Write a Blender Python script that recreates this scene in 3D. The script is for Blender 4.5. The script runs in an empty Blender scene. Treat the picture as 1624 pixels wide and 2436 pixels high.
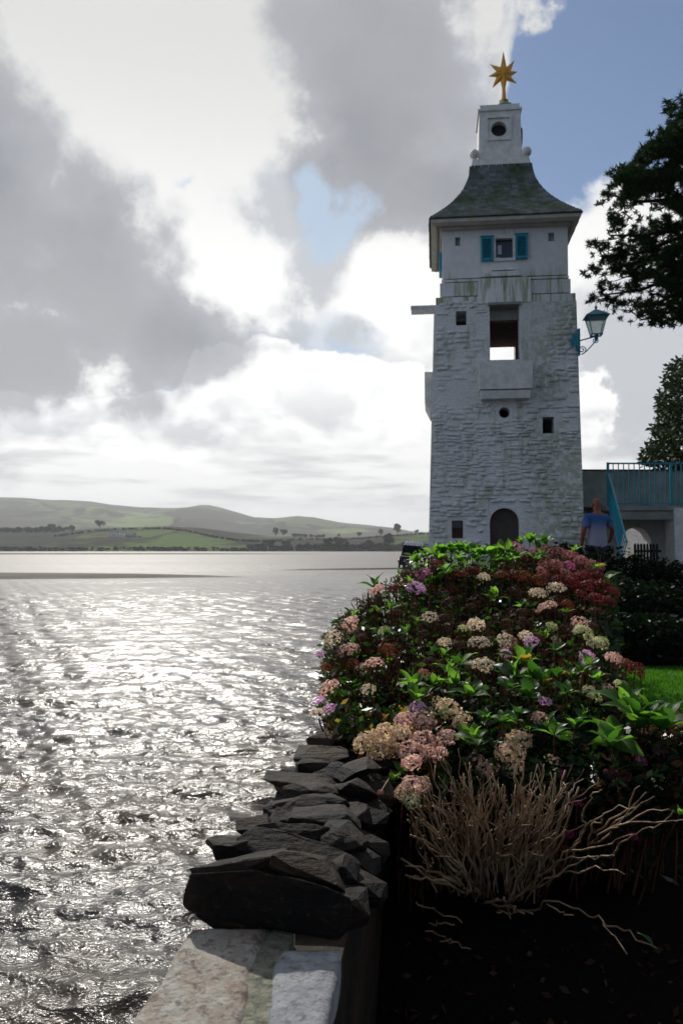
import bpy, bmesh, math, random
import numpy as np
from mathutils import Vector, Matrix, Quaternion, noise

random.seed(7)
RNG = np.random.default_rng(7)
C = bpy.context.scene.collection
SC = bpy.context.scene
PI = math.pi
R = math.radians

# ------------------------------------------------------------------ camera
FPX = 1950.0
PITCH = math.atan(87 / FPX)
cam = bpy.data.cameras.new('camera'); camo = bpy.data.objects.new('camera', cam); C.objects.link(camo)
cam.sensor_fit = 'VERTICAL'; cam.sensor_height = 36; cam.sensor_width = 24
cam.lens = FPX / 2436 * 36
cam.clip_start = 0.05; cam.clip_end = 40000
camo.location = (0, 0, 0); camo.rotation_euler = (PI / 2 + PITCH, 0, 0)
cam.dof.use_dof = True; cam.dof.focus_distance = 4.6; cam.dof.aperture_fstop = 4.5
SC.camera = camo
SUN_AZ, SUN_EL = R(-16), R(40)          # azimuth to the right of +Y
SUN_DIR = Vector((math.sin(SUN_AZ) * math.cos(SUN_EL), math.cos(SUN_AZ) * math.cos(SUN_EL), math.sin(SUN_EL)))
sl = bpy.data.lights.new('sun', 'SUN'); sl.energy = 5.0; sl.angle = R(0.6); sl.color = (1.0, 0.95, 0.88)
so = bpy.data.objects.new('sun', sl); C.objects.link(so)
so.rotation_euler = SUN_DIR.to_track_quat('Z', 'Y').to_euler()
SC.view_settings.view_transform = 'Standard'; SC.view_settings.look = 'None'
SC.view_settings.gamma = 1; SC.view_settings.use_curve_mapping = False
SC.view_settings.exposure = -0.35
SC.cycles.use_denoising = True
SC.cycles.max_bounces = 6; SC.cycles.diffuse_bounces = 2; SC.cycles.glossy_bounces = 3
SC.cycles.transparent_max_bounces = 8; SC.cycles.volume_bounces = 0; SC.cycles.sample_clamp_indirect = 4
SC.cycles.caustics_reflective = False; SC.cycles.caustics_refractive = False


def ray(px, py):
    xc = (px - 812) / FPX; yc = -(py - 1218) / FPX
    return Vector((xc, math.cos(PITCH) - yc * math.sin(PITCH), math.sin(PITCH) + yc * math.cos(PITCH)))


def at(px, py, Y):
    d = ray(px, py)
    return d * (Y / d.y)


def azel(px, py):
    d = ray(px, py).normalized()
    return math.degrees(math.atan2(d.x, d.y)), math.degrees(math.asin(d.z))


# ------------------------------------------------------------------ world
W = bpy.data.worlds.new('World'); SC.world = W; W.use_nodes = True
wt = W.node_tree; wt.nodes.clear()


class NT:
    def __init__(s, t): s.t = t

    def n(s, typ, **kw):
        o = s.t.nodes.new(typ)
        for k, v in kw.items(): setattr(o, k, v)
        return o

    def put(s, inp, v):
        if isinstance(v, (int, float)): inp.default_value = v
        elif isinstance(v, (tuple, list)):
            inp.default_value = v if len(v) == len(inp.default_value) else tuple(v) + (1,)
        else: s.t.links.new(v, inp)

    def math(s, op, a, b=0.0, c=None, clamp=False):
        o = s.n('ShaderNodeMath', operation=op); o.use_clamp = clamp
        s.put(o.inputs[0], a); s.put(o.inputs[1], b)
        if c is not None: s.put(o.inputs[2], c)
        return o.outputs[0]

    def vmath(s, op, a, b=(0, 0, 0)):
        o = s.n('ShaderNodeVectorMath', operation=op); s.put(o.inputs[0], a)
        if op == 'SCALE': s.put(o.inputs[3], b)
        else: s.put(o.inputs[1], b)
        return o.outputs[1] if op in ('LENGTH', 'DOT_PRODUCT') else o.outputs[0]

    def noise(s, vec, scale, detail=4, rough=0.5, dist=0.0, col=False, w=None):
        o = s.n('ShaderNodeTexNoise')
        if vec is not None: s.put(o.inputs['Vector'], vec)
        o.inputs['Scale'].default_value = scale; o.inputs['Detail'].default_value = detail
        o.inputs['Roughness'].default_value = rough; o.inputs['Distortion'].default_value = dist
        return o.outputs['Color'] if col else o.outputs['Fac']

    def ramp(s, v, a, b, c=0.0, d=1.0, smooth=True):
        o = s.n('ShaderNodeMapRange'); o.interpolation_type = 'SMOOTHSTEP' if smooth else 'LINEAR'
        s.put(o.inputs['Value'], v)
        for k, x in zip(('From Min', 'From Max', 'To Min', 'To Max'), (a, b, c, d)): o.inputs[k].default_value = x
        return o.outputs[0]

    def mix(s, f, a, b, typ='MIX'):
        o = s.n('ShaderNodeMix', data_type='RGBA', blend_type=typ)
        s.put(o.inputs[0], f); s.put(o.inputs[6], a); s.put(o.inputs[7], b)
        return o.outputs[2]

    def mapping(s, vec, loc=(0, 0, 0), rot=(0, 0, 0), scale=(1, 1, 1), typ='POINT'):
        o = s.n('ShaderNodeMapping', vector_type=typ)
        s.put(o.inputs['Vector'], vec); o.inputs['Location'].default_value = loc
        o.inputs['Rotation'].default_value = rot; o.inputs['Scale'].default_value = scale
        return o.outputs[0]


def build_world():
    N = NT(wt)
    tc = N.n('ShaderNodeTexCoord'); d = tc.outputs['Generated']
    sep = N.n('ShaderNodeSeparateXYZ'); N.put(sep.inputs[0], d)
    x, y, z = sep.outputs
    az = N.math('MULTIPLY', N.math('ARCTAN2', x, y), 57.29578)
    el = N.math('MULTIPLY', N.math('ARCSINE', z), 57.29578)
    cx = N.n('ShaderNodeCombineXYZ'); N.put(cx.inputs[0], az); N.put(cx.inputs[1], el)
    P0 = cx.outputs[0]
    # domain warp, wispy
    wn = N.vmath('SUBTRACT', N.noise(d, 4.5, 7, 0.5, col=True), (0.5, 0.5, 0.5))
    wn2 = N.vmath('SUBTRACT', N.noise(d, 17.0, 8, 0.6, col=True), (0.5, 0.5, 0.5))
    P = N.vmath('ADD', P0, N.vmath('ADD', N.vmath('SCALE', wn, 5.0), N.vmath('SCALE', wn2, 1.3)))

    def blob(px, py, rx, ry, rot=0):
        a, e = azel(px, py)
        m = N.mapping(P, (a, e, 0), (0, 0, R(-rot)), (rx / 33.0, ry / 33.0, 1), 'TEXTURE')
        return N.math('SUBTRACT', 1.0, N.vmath('LENGTH', m), clamp=False)

    def group(bl):
        o = None
        for b in bl:
            v = blob(*b)
            o = v if o is None else N.math('MAXIMUM', o, v)
        return o
    fine = N.math('SUBTRACT', N.noise(d, 7.0, 8, 0.52), 0.5)
    big = N.math('SUBTRACT', N.noise(d, 3.0, 6, 0.5), 0.5)
    dark = group([(-60, 470, 270, 290), (110, 640, 370, 290), (330, 790, 330, 160), (60, 830, 420, 180), (180, 760, 380, 220),
                  (-260, 600, 400, 500),
                  (920, 130, 300, 280), (920, 320, 300, 240, 0), (1040, 450, 220, 130), (880, -120, 300, 330)])
    mid = group([(620, 510, 150, 115), (760, 660, 240, 105, -45), (860, 770, 130, 75, -20),
                 (1560, 850, 230, 260), (1080, 150, 190, 260), (1900, 700, 400, 300)])
    blue = group([(1560, 90, 430, 330), (1330, 230, 190, 260), (1800, -100, 700, 380), (1330, 400, 70, 60)])
    hole = group([(800, 580, 150, 70, -42), (880, 660, 60, 110), (735, 490, 60, 80), (830, 860, 170, 90), (430, 430, 60, 26, -45)])
    cum = group([(600, 960, 190, 150), (560, 900, 90, 90), (640, 860, 60, 70), (740, 900, 90, 70), (930, 960, 210, 140), (980, 900, 120, 90), (780, 990, 200, 110),
                 (420, 1010, 220, 90), (200, 1010, 330, 75), (-150, 1000, 300, 80), (1200, 980, 260, 160)])
    whit = group([(1465, 460, 75, 85), (1190, 160, 38, 170, 10), (1400, 620, 120, 120)])
    wisp = N.math('SUBTRACT', N.noise(d, 24.0, 7, 0.62), 0.5)
    dm = N.ramp(N.math('ADD', dark, N.math('ADD', N.math('MULTIPLY', fine, 1.25), N.math('MULTIPLY', wisp, 0.35))), -0.06, 0.28)
    mm = N.ramp(N.math('ADD', mid, N.math('ADD', N.math('MULTIPLY', fine, 1.9), N.math('MULTIPLY', wisp, 0.8))), 0.0, 0.5)
    bm = N.ramp(N.math('ADD', blue, N.math('MULTIPLY', fine, 0.8)), 0.05, 0.22)
    hm = N.ramp(N.math('ADD', hole, N.math('ADD', N.math('MULTIPLY', fine, 3.0), N.math('MULTIPLY', wisp, 1.6))), 0.22, 0.85)
    wm = N.ramp(N.math('ADD', whit, N.math('MULTIPLY', fine, 1.3)), 0.0, 0.45)
    # stratus bands low down
    st = N.noise(N.mapping(d, scale=(6, 6, 42)), 1.0, 7, 0.55)
    lowm = N.math('MULTIPLY', N.ramp(el, 1.0, 4.0), N.ramp(el, 9.5, 5.0))
    sm = N.math('MULTIPLY', N.ramp(st, 0.44, 0.66), N.math('MULTIPLY', lowm, 0.75))
    # cumulus relief (soft grey modelling inside the white)
    cu = N.noise(N.mapping(d, scale=(1, 1, 1.7)), 8.0, 9, 0.58)
    cm = N.math('MULTIPLY', N.ramp(cu, 0.47, 0.66), N.math('MULTIPLY', N.ramp(el, 5, 10), N.ramp(el, 20, 13)))
    wisp = N.math('SUBTRACT', N.noise(d, 24.0, 7, 0.62), 0.5)
    cedge = N.ramp(N.math('ADD', cum, N.math('ADD', N.math('MULTIPLY', fine, 1.5), N.math('MULTIPLY', wisp, 0.8))), 0.03, 0.15)
    cin = N.math('ADD', cum, N.math('MULTIPLY', N.math('SUBTRACT', N.noise(N.mapping(d, scale=(1, 1, 1.6)), 15.0, 7, 0.55), 0.5), 2.2))
    cshade = N.math('MULTIPLY', N.ramp(cin, 0.2, 0.8), N.ramp(el, 14, 7))
    gap = N.math('MULTIPLY', N.ramp(N.math('ADD', group([(800, 830, 330, 130), (400, 930, 200, 60)]), N.math('MULTIPLY', fine, 0.8)), 0.0, 0.5), 0.8)
    # closeness to the sun
    dt = N.vmath('DOT_PRODUCT', d, tuple(SUN_DIR))
    near = N.ramp(dt, 0.1, 0.97)
    away = N.ramp(dt, -0.6, 0.75)
    white = N.mix(N.ramp(el, 14, 34), (1.4, 1.4, 1.38), (0.93, 0.93, 0.915))
    white = N.mix(away, (0.27, 0.325, 0.43), white)
    glow = N.math('MULTIPLY', N.math('POWER', N.math('MAXIMUM', dt, 0.0), 900.0), 4.0)
    grey = N.mix(N.ramp(N.math('ADD', big, 0.5), 0.35, 0.65), (0.235, 0.26, 0.31), (0.44, 0.45, 0.49))
    grey = N.mix(away, (0.12, 0.145, 0.20), grey)
    lgrey = N.mix(away, (0.15, 0.18, 0.24), (0.66, 0.70, 0.76))
    col = white
    col = N.mix(N.math('MULTIPLY', cm, 0.6), col, (0.85, 0.88, 0.92))
    col = N.mix(gap, col, (0.70, 0.80, 0.93))
    col = N.mix(sm, col, (0.62, 0.65, 0.67))
    col = N.mix(N.math('MULTIPLY', mm, 0.92), col, lgrey)
    # deep cloud gets darker toward its core, paler edge
    core = N.ramp(N.math('ADD', dark, N.math('ADD', N.math('MULTIPLY', big, 0.8), N.math('MULTIPLY', fine, 1.2))), 0.05, 0.8)
    gcol = N.mix(core, (0.52, 0.54, 0.59), grey)
    col = N.mix(N.math('MULTIPLY', dm, 0.97), col, gcol)
    ccol = N.mix(N.math('MULTIPLY', cshade, 0.9), (1.5, 1.5, 1.48, 1), (0.78, 0.81, 0.86))
    ccol = N.mix(sm, ccol, (0.66, 0.69, 0.71))
    cfac = N.math('MULTIPLY', cedge, N.math('SUBTRACT', 1.0, N.math('MULTIPLY', dm, 0.9)))
    col = N.mix(N.math('MULTIPLY', cfac, N.ramp(el, 2.5, 6)), col, ccol)
    col = N.mix(N.math('MULTIPLY', hm, N.math('MULTIPLY', 0.85, N.math('SUBTRACT', 1.0, cfac))), col, (0.60, 0.77, 1.0))
    # open sky
    sky = N.n('ShaderNodeTexSky', sky_type='NISHITA'); sky.sun_disc = False
    sky.sun_elevation = SUN_EL; sky.sun_rotation = SUN_AZ
    sky.air_density = 1.0; sky.dust_density = 0.15; sky.ozone_density = 4.0
    # generic cloud cover outside the seen part of the sky
    inf = N.math('MULTIPLY', N.ramp(N.math('ABSOLUTE', az), 42, 28), N.ramp(el, 52, 38))
    den = N.math('ADD', N.math('MAXIMUM', z, 0.0), 0.28)
    pv = N.vmath('SCALE', d, N.math('DIVIDE', 1.0, den))
    gen = N.noise(pv, 1.25, 9, 0.58)
    gm = N.ramp(gen, 0.53, 0.47)                       # 1 = open
    openm = N.math('MAXIMUM', N.math('MULTIPLY', bm, inf),
                   N.math('MULTIPLY', gm, N.math('SUBTRACT', 1.0, inf)))
    openm = N.math('MULTIPLY', openm, N.math('SUBTRACT', 1.0, N.math('MULTIPLY', N.math('MAXIMUM', wm, cfac), inf)))
    hz = N.ramp(el, 9, 1)
    openm = N.math('MULTIPLY', openm, N.math('SUBTRACT', 1.0, hz))
    b1 = N.n('ShaderNodeBackground'); N.put(b1.inputs[0], sky.outputs[0]); b1.inputs[1].default_value = SKY_S
    gl = N.vmath('ADD', col, N.vmath('SCALE', (1, 0.96, 0.9), glow)) if False else None
    cmb = N.n('ShaderNodeCombineXYZ')
    for i in range(3): N.put(cmb.inputs[i], glow)
    fin = N.vmath('ADD', col, cmb.outputs[0])
    b2 = N.n('ShaderNodeBackground'); N.put(b2.inputs[0], fin); b2.inputs[1].default_value = 1.0
    mx = N.n('ShaderNodeMixShader'); N.put(mx.inputs[0], openm); N.put(mx.inputs[1], b2.outputs[0]); N.put(mx.inputs[2], b1.outputs[0])
    out = N.n('ShaderNodeOutputWorld'); N.put(out.inputs[0], mx.outputs[0])


SKY_S = 0.1
build_world()
W.cycles.sampling_method = 'MANUAL'; W.cycles.sample_map_resolution = 512


# ------------------------------------------------------------------ helpers
class MB:
    """collects geometry, links it as one mesh object"""

    def __init__(s): s.v = []; s.f = []

    def add(s, vs, fs):
        o = len(s.v); s.v += [tuple(v) for v in vs]; s.f += [tuple(i + o for i in f) for f in fs]
        return s

    def box(s, x0, x1, y0, y1, z0, z1, M=None):
        vs = [Vector(p) for p in ((x0, y0, z0), (x1, y0, z0), (x1, y1, z0), (x0, y1, z0), (x0, y0, z1), (x1, y0, z1), (x1, y1, z1), (x0, y1, z1))]
        if M is not None: vs = [M @ v for v in vs]
        return s.add(vs, [(3, 2, 1, 0), (4, 5, 6, 7), (0, 1, 5, 4), (1, 2, 6, 5), (2, 3, 7, 6), (3, 0, 4, 7)])

    def frustum(s, lo, hi, z0, z1):
        """lo/hi = (x0,x1,y0,y1)"""
        vs = [(lo[0], lo[2], z0), (lo[1], lo[2], z0), (lo[1], lo[3], z0), (lo[0], lo[3], z0),
              (hi[0], hi[2], z1), (hi[1], hi[2], z1), (hi[1], hi[3], z1), (hi[0], hi[3], z1)]
        return s.add(vs, [(3, 2, 1, 0), (4, 5, 6, 7), (0, 1, 5, 4), (1, 2, 6, 5), (2, 3, 7, 6), (3, 0, 4, 7)])

    def tube(s, pts, rad, n=6, cap=True):
        pts = [Vector(p) for p in pts]; m = len(pts)
        if isinstance(rad, (int, float)): rad = [rad] * m
        rings = []; up = None
        for i, p in enumerate(pts):
            t = (pts[min(i + 1, m - 1)] - pts[max(i - 1, 0)])
            t = t.normalized() if t.length > 1e-9 else Vector((0, 0, 1))
            if up is None:
                up = t.orthogonal().normalized()
            up = (up - t * up.dot(t))
            up = up.normalized() if up.length > 1e-6 else t.orthogonal().normalized()
            b = t.cross(up)
            rings.append([p + (up * math.cos(2 * PI * k / n) + b * math.sin(2 * PI * k / n)) * rad[i] for k in range(n)])
        vs = [v for r in rings for v in r]; fs = []
        for i in range(m - 1):
            for k in range(n):
                fs.append((i * n + k, i * n + (k + 1) % n, (i + 1) * n + (k + 1) % n, (i + 1) * n + k))
        if cap: fs += [tuple(range(n))[::-1], tuple((m - 1) * n + k for k in range(n))]
        return s.add(vs, fs)

    def lathe(s, prof, n=16, c=(0, 0, 0)):
        vs = []; fs = []; m = len(prof)
        for r, z in prof:
            for k in range(n): vs.append((c[0] + r * math.cos(2 * PI * k / n), c[1] + r * math.sin(2 * PI * k / n), c[2] + z))
        for i in range(m - 1):
            for k in range(n): fs.append((i * n + k, i * n + (k + 1) % n, (i + 1) * n + (k + 1) % n, (i + 1) * n + k))
        fs += [tuple(range(n))[::-1], tuple((m - 1) * n + k for k in range(n))]
        return s.add(vs, fs)

    def prism(s, poly, fn0, fn1):
        """poly 2-D points; fn0/fn1 map them to the two end faces"""
        n = len(poly); vs = [fn0(p) for p in poly] + [fn1(p) for p in poly]
        fs = [tuple(range(n))[::-1], tuple(range(n, 2 * n))]
        fs += [(i, (i + 1) % n, n + (i + 1) % n, n + i) for i in range(n)]
        return s.add(vs, fs)

    def mesh(s, name, mat=None, smooth=False):
        me = bpy.data.meshes.new(name); me.from_pydata(s.v, [], s.f)
        bm = bmesh.new(); bm.from_mesh(me); bmesh.ops.recalc_face_normals(bm, faces=bm.faces); bm.to_mesh(me); bm.free()
        if mat: me.materials.append(mat)
        if smooth: me.polygons.foreach_set('use_smooth', [True] * len(me.polygons))
        return me

    def build(s, name, mat, parent=None, smooth=False, loc=None, kind=None):
        return link(name, s.mesh(name, mat, smooth), parent, loc, kind)


def link(name, me, parent=None, loc=None, kind=None):
    o = bpy.data.objects.new(name, me); C.objects.link(o)
    if parent is not None: o.parent = parent
    if loc is not None: o.location = loc
    if kind: o['kind'] = kind
    return o


def raw(name, v, f, mat, parent=None, smooth=False, kind=None):
    me = bpy.data.meshes.new(name); me.from_pydata([tuple(p) for p in v] if not isinstance(v, np.ndarray) else v.tolist(), [], f if not isinstance(f, np.ndarray) else f.tolist())
    me.materials.append(mat)
    if smooth: me.polygons.foreach_set('use_smooth', [True] * len(me.polygons))
    return link(name, me, parent, None, kind)


def thing(name, label, cat, loc=(0, 0, 0), rz=0, group=None):
    o = bpy.data.objects.new(name, None); C.objects.link(o); o.empty_display_size = 0.2
    o.location = loc; o.rotation_euler = (0, 0, rz)
    return tag(o, label, cat, group)


def tag(o, label, cat, group=None):
    o['label'] = label; o['category'] = cat
    if group: o['group'] = group
    return o


def mat(name, col, rough=0.7, fn=None, spec=0.3, metal=0.0):
    m = bpy.data.materials.new(name); m.use_nodes = True
    b = m.node_tree.nodes['Principled BSDF']
    b.inputs['Base Color'].default_value = tuple(col) + (1,); b.inputs['Roughness'].default_value = rough
    b.inputs['Specular IOR Level'].default_value = spec; b.inputs['Metallic'].default_value = metal
    if fn: fn(NT(m.node_tree), b)
    return m


def geo(N): return N.n('ShaderNodeNewGeometry').outputs['Position']


def objc(N): return N.n('ShaderNodeTexCoord').outputs['Object']


def bump(N, b, h, dist=0.01, strength=1.0, prev=None):
    o = N.n('ShaderNodeBump'); o.inputs['Distance'].default_value = dist
    N.put(o.inputs['Strength'], strength); N.put(o.inputs['Height'], h)
    if prev is not None: N.put(o.inputs['Normal'], prev)
    if b is not None: N.put(b.inputs['Normal'], o.outputs[0])
    return o.outputs[0]


def evalmesh(o):
    dg = bpy.context.evaluated_depsgraph_get(); dg.update()
    return bpy.data.meshes.new_from_object(o.evaluated_get(dg))


def boolean(me, cutter_me, name):
    a = bpy.data.objects.new('temp_solid', me); b = bpy.data.objects.new('temp_cutter', cutter_me)
    C.objects.link(a); C.objects.link(b)
    m = a.modifiers.new('cut', 'BOOLEAN'); m.operation = 'DIFFERENCE'; m.object = b; m.solver = 'EXACT'; m.use_self = True
    r = evalmesh(a); r.name = name
    bpy.data.objects.remove(a); bpy.data.objects.remove(b)
    return r


# ------------------------------------------------------------------ materials
def f_white(N, b):
    p = geo(N)
    st = N.noise(N.mapping(p, scale=(7, 7, 1.1)), 1.0, 6, 0.65)
    pat = N.noise(p, 0.75, 5, 0.6)
    al = N.math('MULTIPLY', N.ramp(st, 0.46, 0.72), N.ramp(pat, 0.42, 0.62))
    sep = N.n('ShaderNodeSeparateXYZ'); N.put(sep.inputs[0], p)
    lichen = N.math('MULTIPLY', N.ramp(sep.outputs[0], 3.55, 4.3), N.ramp(pat, 0.34, 0.52))
    fade = N.math('MULTIPLY', N.ramp(sep.outputs[2], 5.9, 4.6), N.ramp(N.noise(p, 9, 5, 0.6), 0.35, 0.6))
    al = N.math('MAXIMUM', al, N.math('MULTIPLY', N.math('MULTIPLY', lichen, fade), 0.8))
    sp = N.noise(p, 22, 4, 0.6)
    c = N.mix(N.ramp(sp, 0.35, 0.7), (0.78, 0.785, 0.78), (0.64, 0.645, 0.63))
    c = N.mix(N.math('MULTIPLY', al, 0.68), c, (0.20, 0.235, 0.07))
    fl = N.ramp(N.noise(p, 6, 6, 0.7), 0.68, 0.74)
    c = N.mix(N.math('MULTIPLY', fl, 0.6), c, (0.2, 0.18, 0.15))
    N.put(b.inputs['Base Color'], c)
    bump(N, b, N.noise(N.mapping(p, scale=(1, 1, 2.2)), 14, 5, 0.6), 0.03, 0.8)


def f_stucco(N, b):
    p = geo(N)
    st = N.noise(N.mapping(p, scale=(9, 9, 0.8)), 1.0, 5, 0.6)
    sep = N.n('ShaderNodeSeparateXYZ'); N.put(sep.inputs[0], p)
    low = N.math('MULTIPLY', N.ramp(sep.outputs[2], 6.15, 5.55), N.ramp(sep.outputs[2], 4.9, 5.3))
    pat = N.noise(p, 1.4, 5, 0.6)
    al = N.math('MULTIPLY', N.ramp(st, 0.42, 0.66), N.math('MAXIMUM', low, N.ramp(pat, 0.6, 0.75)))
    c = N.mix(N.ramp(N.noise(p, 5, 5, 0.6), 0.3, 0.7), (0.80, 0.80, 0.79), (0.70, 0.705, 0.70))
    c = N.mix(N.math('MULTIPLY', al, 0.85), c, (0.20, 0.25, 0.06))
    N.put(b.inputs['Base Color'], c)
    bump(N, b, N.noise(p, 45, 4, 0.6), 0.006, 0.6)


def f_var(c1, c2, scale=8, rough=None, bd=0.0, bs=30, objr=0.0):
    def f(N, b):
        p = geo(N)
        c = N.mix(N.ramp(N.noise(p, scale, 6, 0.62), 0.3, 0.7), c1, c2)
        if objr:
            oi = N.math('FRACT', N.math('ADD', N.n('ShaderNodeObjectInfo').outputs['Random'], N.n('ShaderNodeNewGeometry').outputs['Random Per Island']))
            h = N.n('ShaderNodeHueSaturation'); N.put(h.inputs['Color'], c)
            N.put(h.inputs['Value'], N.ramp(oi, 0, 1, 1 - objr, 1 + objr, False)); c = h.outputs[0]
        N.put(b.inputs['Base Color'], c)
        if bd: bump(N, b, N.noise(p, bs, 6, 0.6), bd, 0.9)
    return f


def f_rock(N, b):
    p = geo(N)
    c = N.mix(N.ramp(N.noise(p, 5, 6, 0.65), 0.42, 0.62), (0.008, 0.007, 0.006), (0.034, 0.021, 0.012))
    c = N.mix(N.ramp(N.noise(p, 34, 5, 0.7), 0.55, 0.72), c, (0.052, 0.042, 0.031))
    oi = N.n('ShaderNodeObjectInfo').outputs['Random']
    h = N.n('ShaderNodeHueSaturation'); N.put(h.inputs['Color'], c); N.put(h.inputs['Value'], N.ramp(oi, 0, 1, 0.5, 1.25, False))
    N.put(b.inputs['Base Color'], h.outputs[0])
    n1 = bump(N, None, N.noise(N.mapping(p, rot=(0.2, 0.1, 0), scale=(5, 9, 48)), 1.0, 5, 0.65), 0.02, 1.0)
    bump(N, b, N.noise(p, 60, 5, 0.65), 0.008, 1.0, n1)


M = {}
M['whitewash'] = mat('whitewashed_rubble', (0.7, 0.7, 0.7), 0.85, f_white)
M['stucco'] = mat('white_stucco', (0.7, 0.7, 0.7), 0.8, f_stucco)
M['trim'] = mat('white_trim', (0.7, 0.7, 0.7), 0.6, f_var((0.76, 0.76, 0.74), (0.58, 0.57, 0.53), 6, bd=0.003))
M['soffit'] = mat('cream_soffit', (0.5, 0.48, 0.42), 0.7, f_var((0.52, 0.50, 0.45), (0.40, 0.38, 0.32), 5, bd=0.003))
M['slate'] = mat('mossy_slate', (0.1, 0.11, 0.12), 0.6, f_var((0.15, 0.17, 0.185), (0.05, 0.075, 0.03), 2.2, bd=0.004, objr=0.38))
M['slateund'] = mat('roof_underlay', (0.03, 0.035, 0.03), 0.9)
M['teal'] = mat('teal_paint', (0.02, 0.30, 0.38), 0.45, f_var((0.012, 0.29, 0.38), (0.01, 0.2, 0.27), 20, bd=0.001))
M['verdi'] = mat('verdigris', (0.10, 0.32, 0.27), 0.6, f_var((0.10, 0.34, 0.28), (0.06, 0.18, 0.15), 14))
M['gold'] = mat('gilt_paint', (0.62, 0.33, 0.045), 0.4, f_var((0.70, 0.37, 0.04), (0.50, 0.25, 0.03), 10), metal=0.25)
M['dark'] = mat('dark_void', (0.012, 0.012, 0.014), 0.7)
M['woodin'] = mat('old_wood', (0.10, 0.05, 0.025), 0.8, f_var((0.13, 0.065, 0.03), (0.05, 0.028, 0.015), 5))
M['panel'] = mat('grey_brown_panel', (0.16, 0.145, 0.13), 0.8, f_var((0.085, 0.07, 0.06), (0.06, 0.05, 0.044), 3))
M['glass'] = mat('window_glass', (0.03, 0.025, 0.035), 0.06, spec=0.6)
M['paper'] = mat('white_paper', (0.6, 0.6, 0.6), 0.8)
M['concrete'] = mat('painted_concrete', (0.3, 0.3, 0.28), 0.8, f_var((0.34, 0.335, 0.31), (0.2, 0.205, 0.19), 2.2, bd=0.005))
M['rock'] = mat('brown_slate_rock', (0.09, 0.075, 0.06), 0.75, f_rock, spec=0.2)
M['black'] = mat('black_metal', (0.012, 0.012, 0.016), 0.35, spec=0.5)
M['soil'] = mat('dark_soil', (0.02, 0.015, 0.011), 0.95, f_var((0.012, 0.009, 0.007), (0.006, 0.005, 0.004), 12, bd=0.03, bs=20), spec=0.05)


def leafmat(name, c, t, tr=0.45, rough=0.5, var=0.25, veins=True, hue=0.0):
    m = bpy.data.materials.new(name); m.use_nodes = True; N = NT(m.node_tree)
    b = m.node_tree.nodes['Principled BSDF']; out = m.node_tree.nodes['Material Output']
    oi = N.n('ShaderNodeObjectInfo').outputs['Random']
    ge = N.n('ShaderNodeNewGeometry')
    v = N.math('ADD', N.ramp(oi, 0, 1, 1 - var, 1 + var, False), N.math('MULTIPLY', N.math('SUBTRACT', N.noise(ge.outputs['Position'], 9.0, 3, 0.6), 0.5), 1.3))
    isl = ge.outputs['Random Per Island']
    v = N.math('MULTIPLY', v, N.ramp(isl, 0, 1, 0.75, 1.25, False))

    def hv(colr):
        h = N.n('ShaderNodeHueSaturation'); N.put(h.inputs['Color'], tuple(colr) + (1,)); N.put(h.inputs['Value'], v)
        if hue: N.put(h.inputs['Hue'], N.math('ADD', 0.5, N.math('MULTIPLY', N.math('SUBTRACT', isl, 0.5), hue)))
        return h.outputs[0]
    N.put(b.inputs['Base Color'], hv(c)); b.inputs['Roughness'].default_value = rough
    b.inputs['Specular IOR Level'].default_value = 0.05 if name in ('evergreen_shrub', 'pine_needles') else 0.22
    tn = N.n('ShaderNodeBsdfTranslucent'); N.put(tn.inputs[0], hv(t))
    mx = N.n('ShaderNodeMixShader'); mx.inputs[0].default_value = tr
    N.put(mx.inputs[1], b.outputs[0]); N.put(mx.inputs[2], tn.outputs[0]); N.put(out.inputs[0], mx.outputs[0])
    return m


M['leaf'] = leafmat('hydrangea_leaf', (0.028, 0.085, 0.014), (0.21, 0.47, 0.035), 0.54, 0.5)
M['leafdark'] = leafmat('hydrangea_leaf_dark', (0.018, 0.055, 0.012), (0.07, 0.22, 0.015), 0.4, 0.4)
M['leafold'] = leafmat('hydrangea_leaf_turning', (0.07, 0.07, 0.015), (0.42, 0.26, 0.03), 0.5, 0.4, hue=0.1)
M['leafbrown'] = leafmat('withered_leaf', (0.05, 0.025, 0.012), (0.12, 0.045, 0.015), 0.3, 0.6)
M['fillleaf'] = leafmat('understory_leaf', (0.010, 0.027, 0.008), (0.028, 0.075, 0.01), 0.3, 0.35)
M['midleaf'] = leafmat('small_green_leaf', (0.016, 0.045, 0.010), (0.06, 0.17, 0.015), 0.4, 0.35)
M['p_pink'] = leafmat('petal_pink', (0.567, 0.176, 0.338), (0.837, 0.216, 0.459), 0.45, 0.6, 0.15, hue=0.05)
M['p_lilac'] = leafmat('petal_lilac', (0.690, 0.405, 0.600), (0.880, 0.510, 0.780), 0.45, 0.6, 0.15, hue=0.06)
M['p_cream'] = leafmat('petal_cream', (0.690, 0.570, 0.435), (0.880, 0.720, 0.480), 0.45, 0.6, 0.2, hue=0.08)
M['p_pinkcream'] = leafmat('petal_pink_cream', (0.690, 0.435, 0.375), (0.880, 0.540, 0.420), 0.45, 0.6, 0.2, hue=0.1)
M['p_buff'] = leafmat('petal_buff', (0.60, 0.46, 0.31), (0.78, 0.56, 0.34), 0.45, 0.6, 0.2, hue=0.07)
M['p_green'] = leafmat('petal_green_cream', (0.510, 0.510, 0.285), (0.750, 0.750, 0.330), 0.45, 0.6, 0.2, hue=0.06)
M['p_rose'] = leafmat('petal_dusky_rose', (0.36, 0.14, 0.13), (0.48, 0.17, 0.15), 0.4, 0.6, 0.25, hue=0.05)
M['p_red'] = leafmat('petal_dark_red', (0.143, 0.020, 0.022), (0.242, 0.022, 0.022), 0.4, 0.6, 0.25, hue=0.04)
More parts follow.
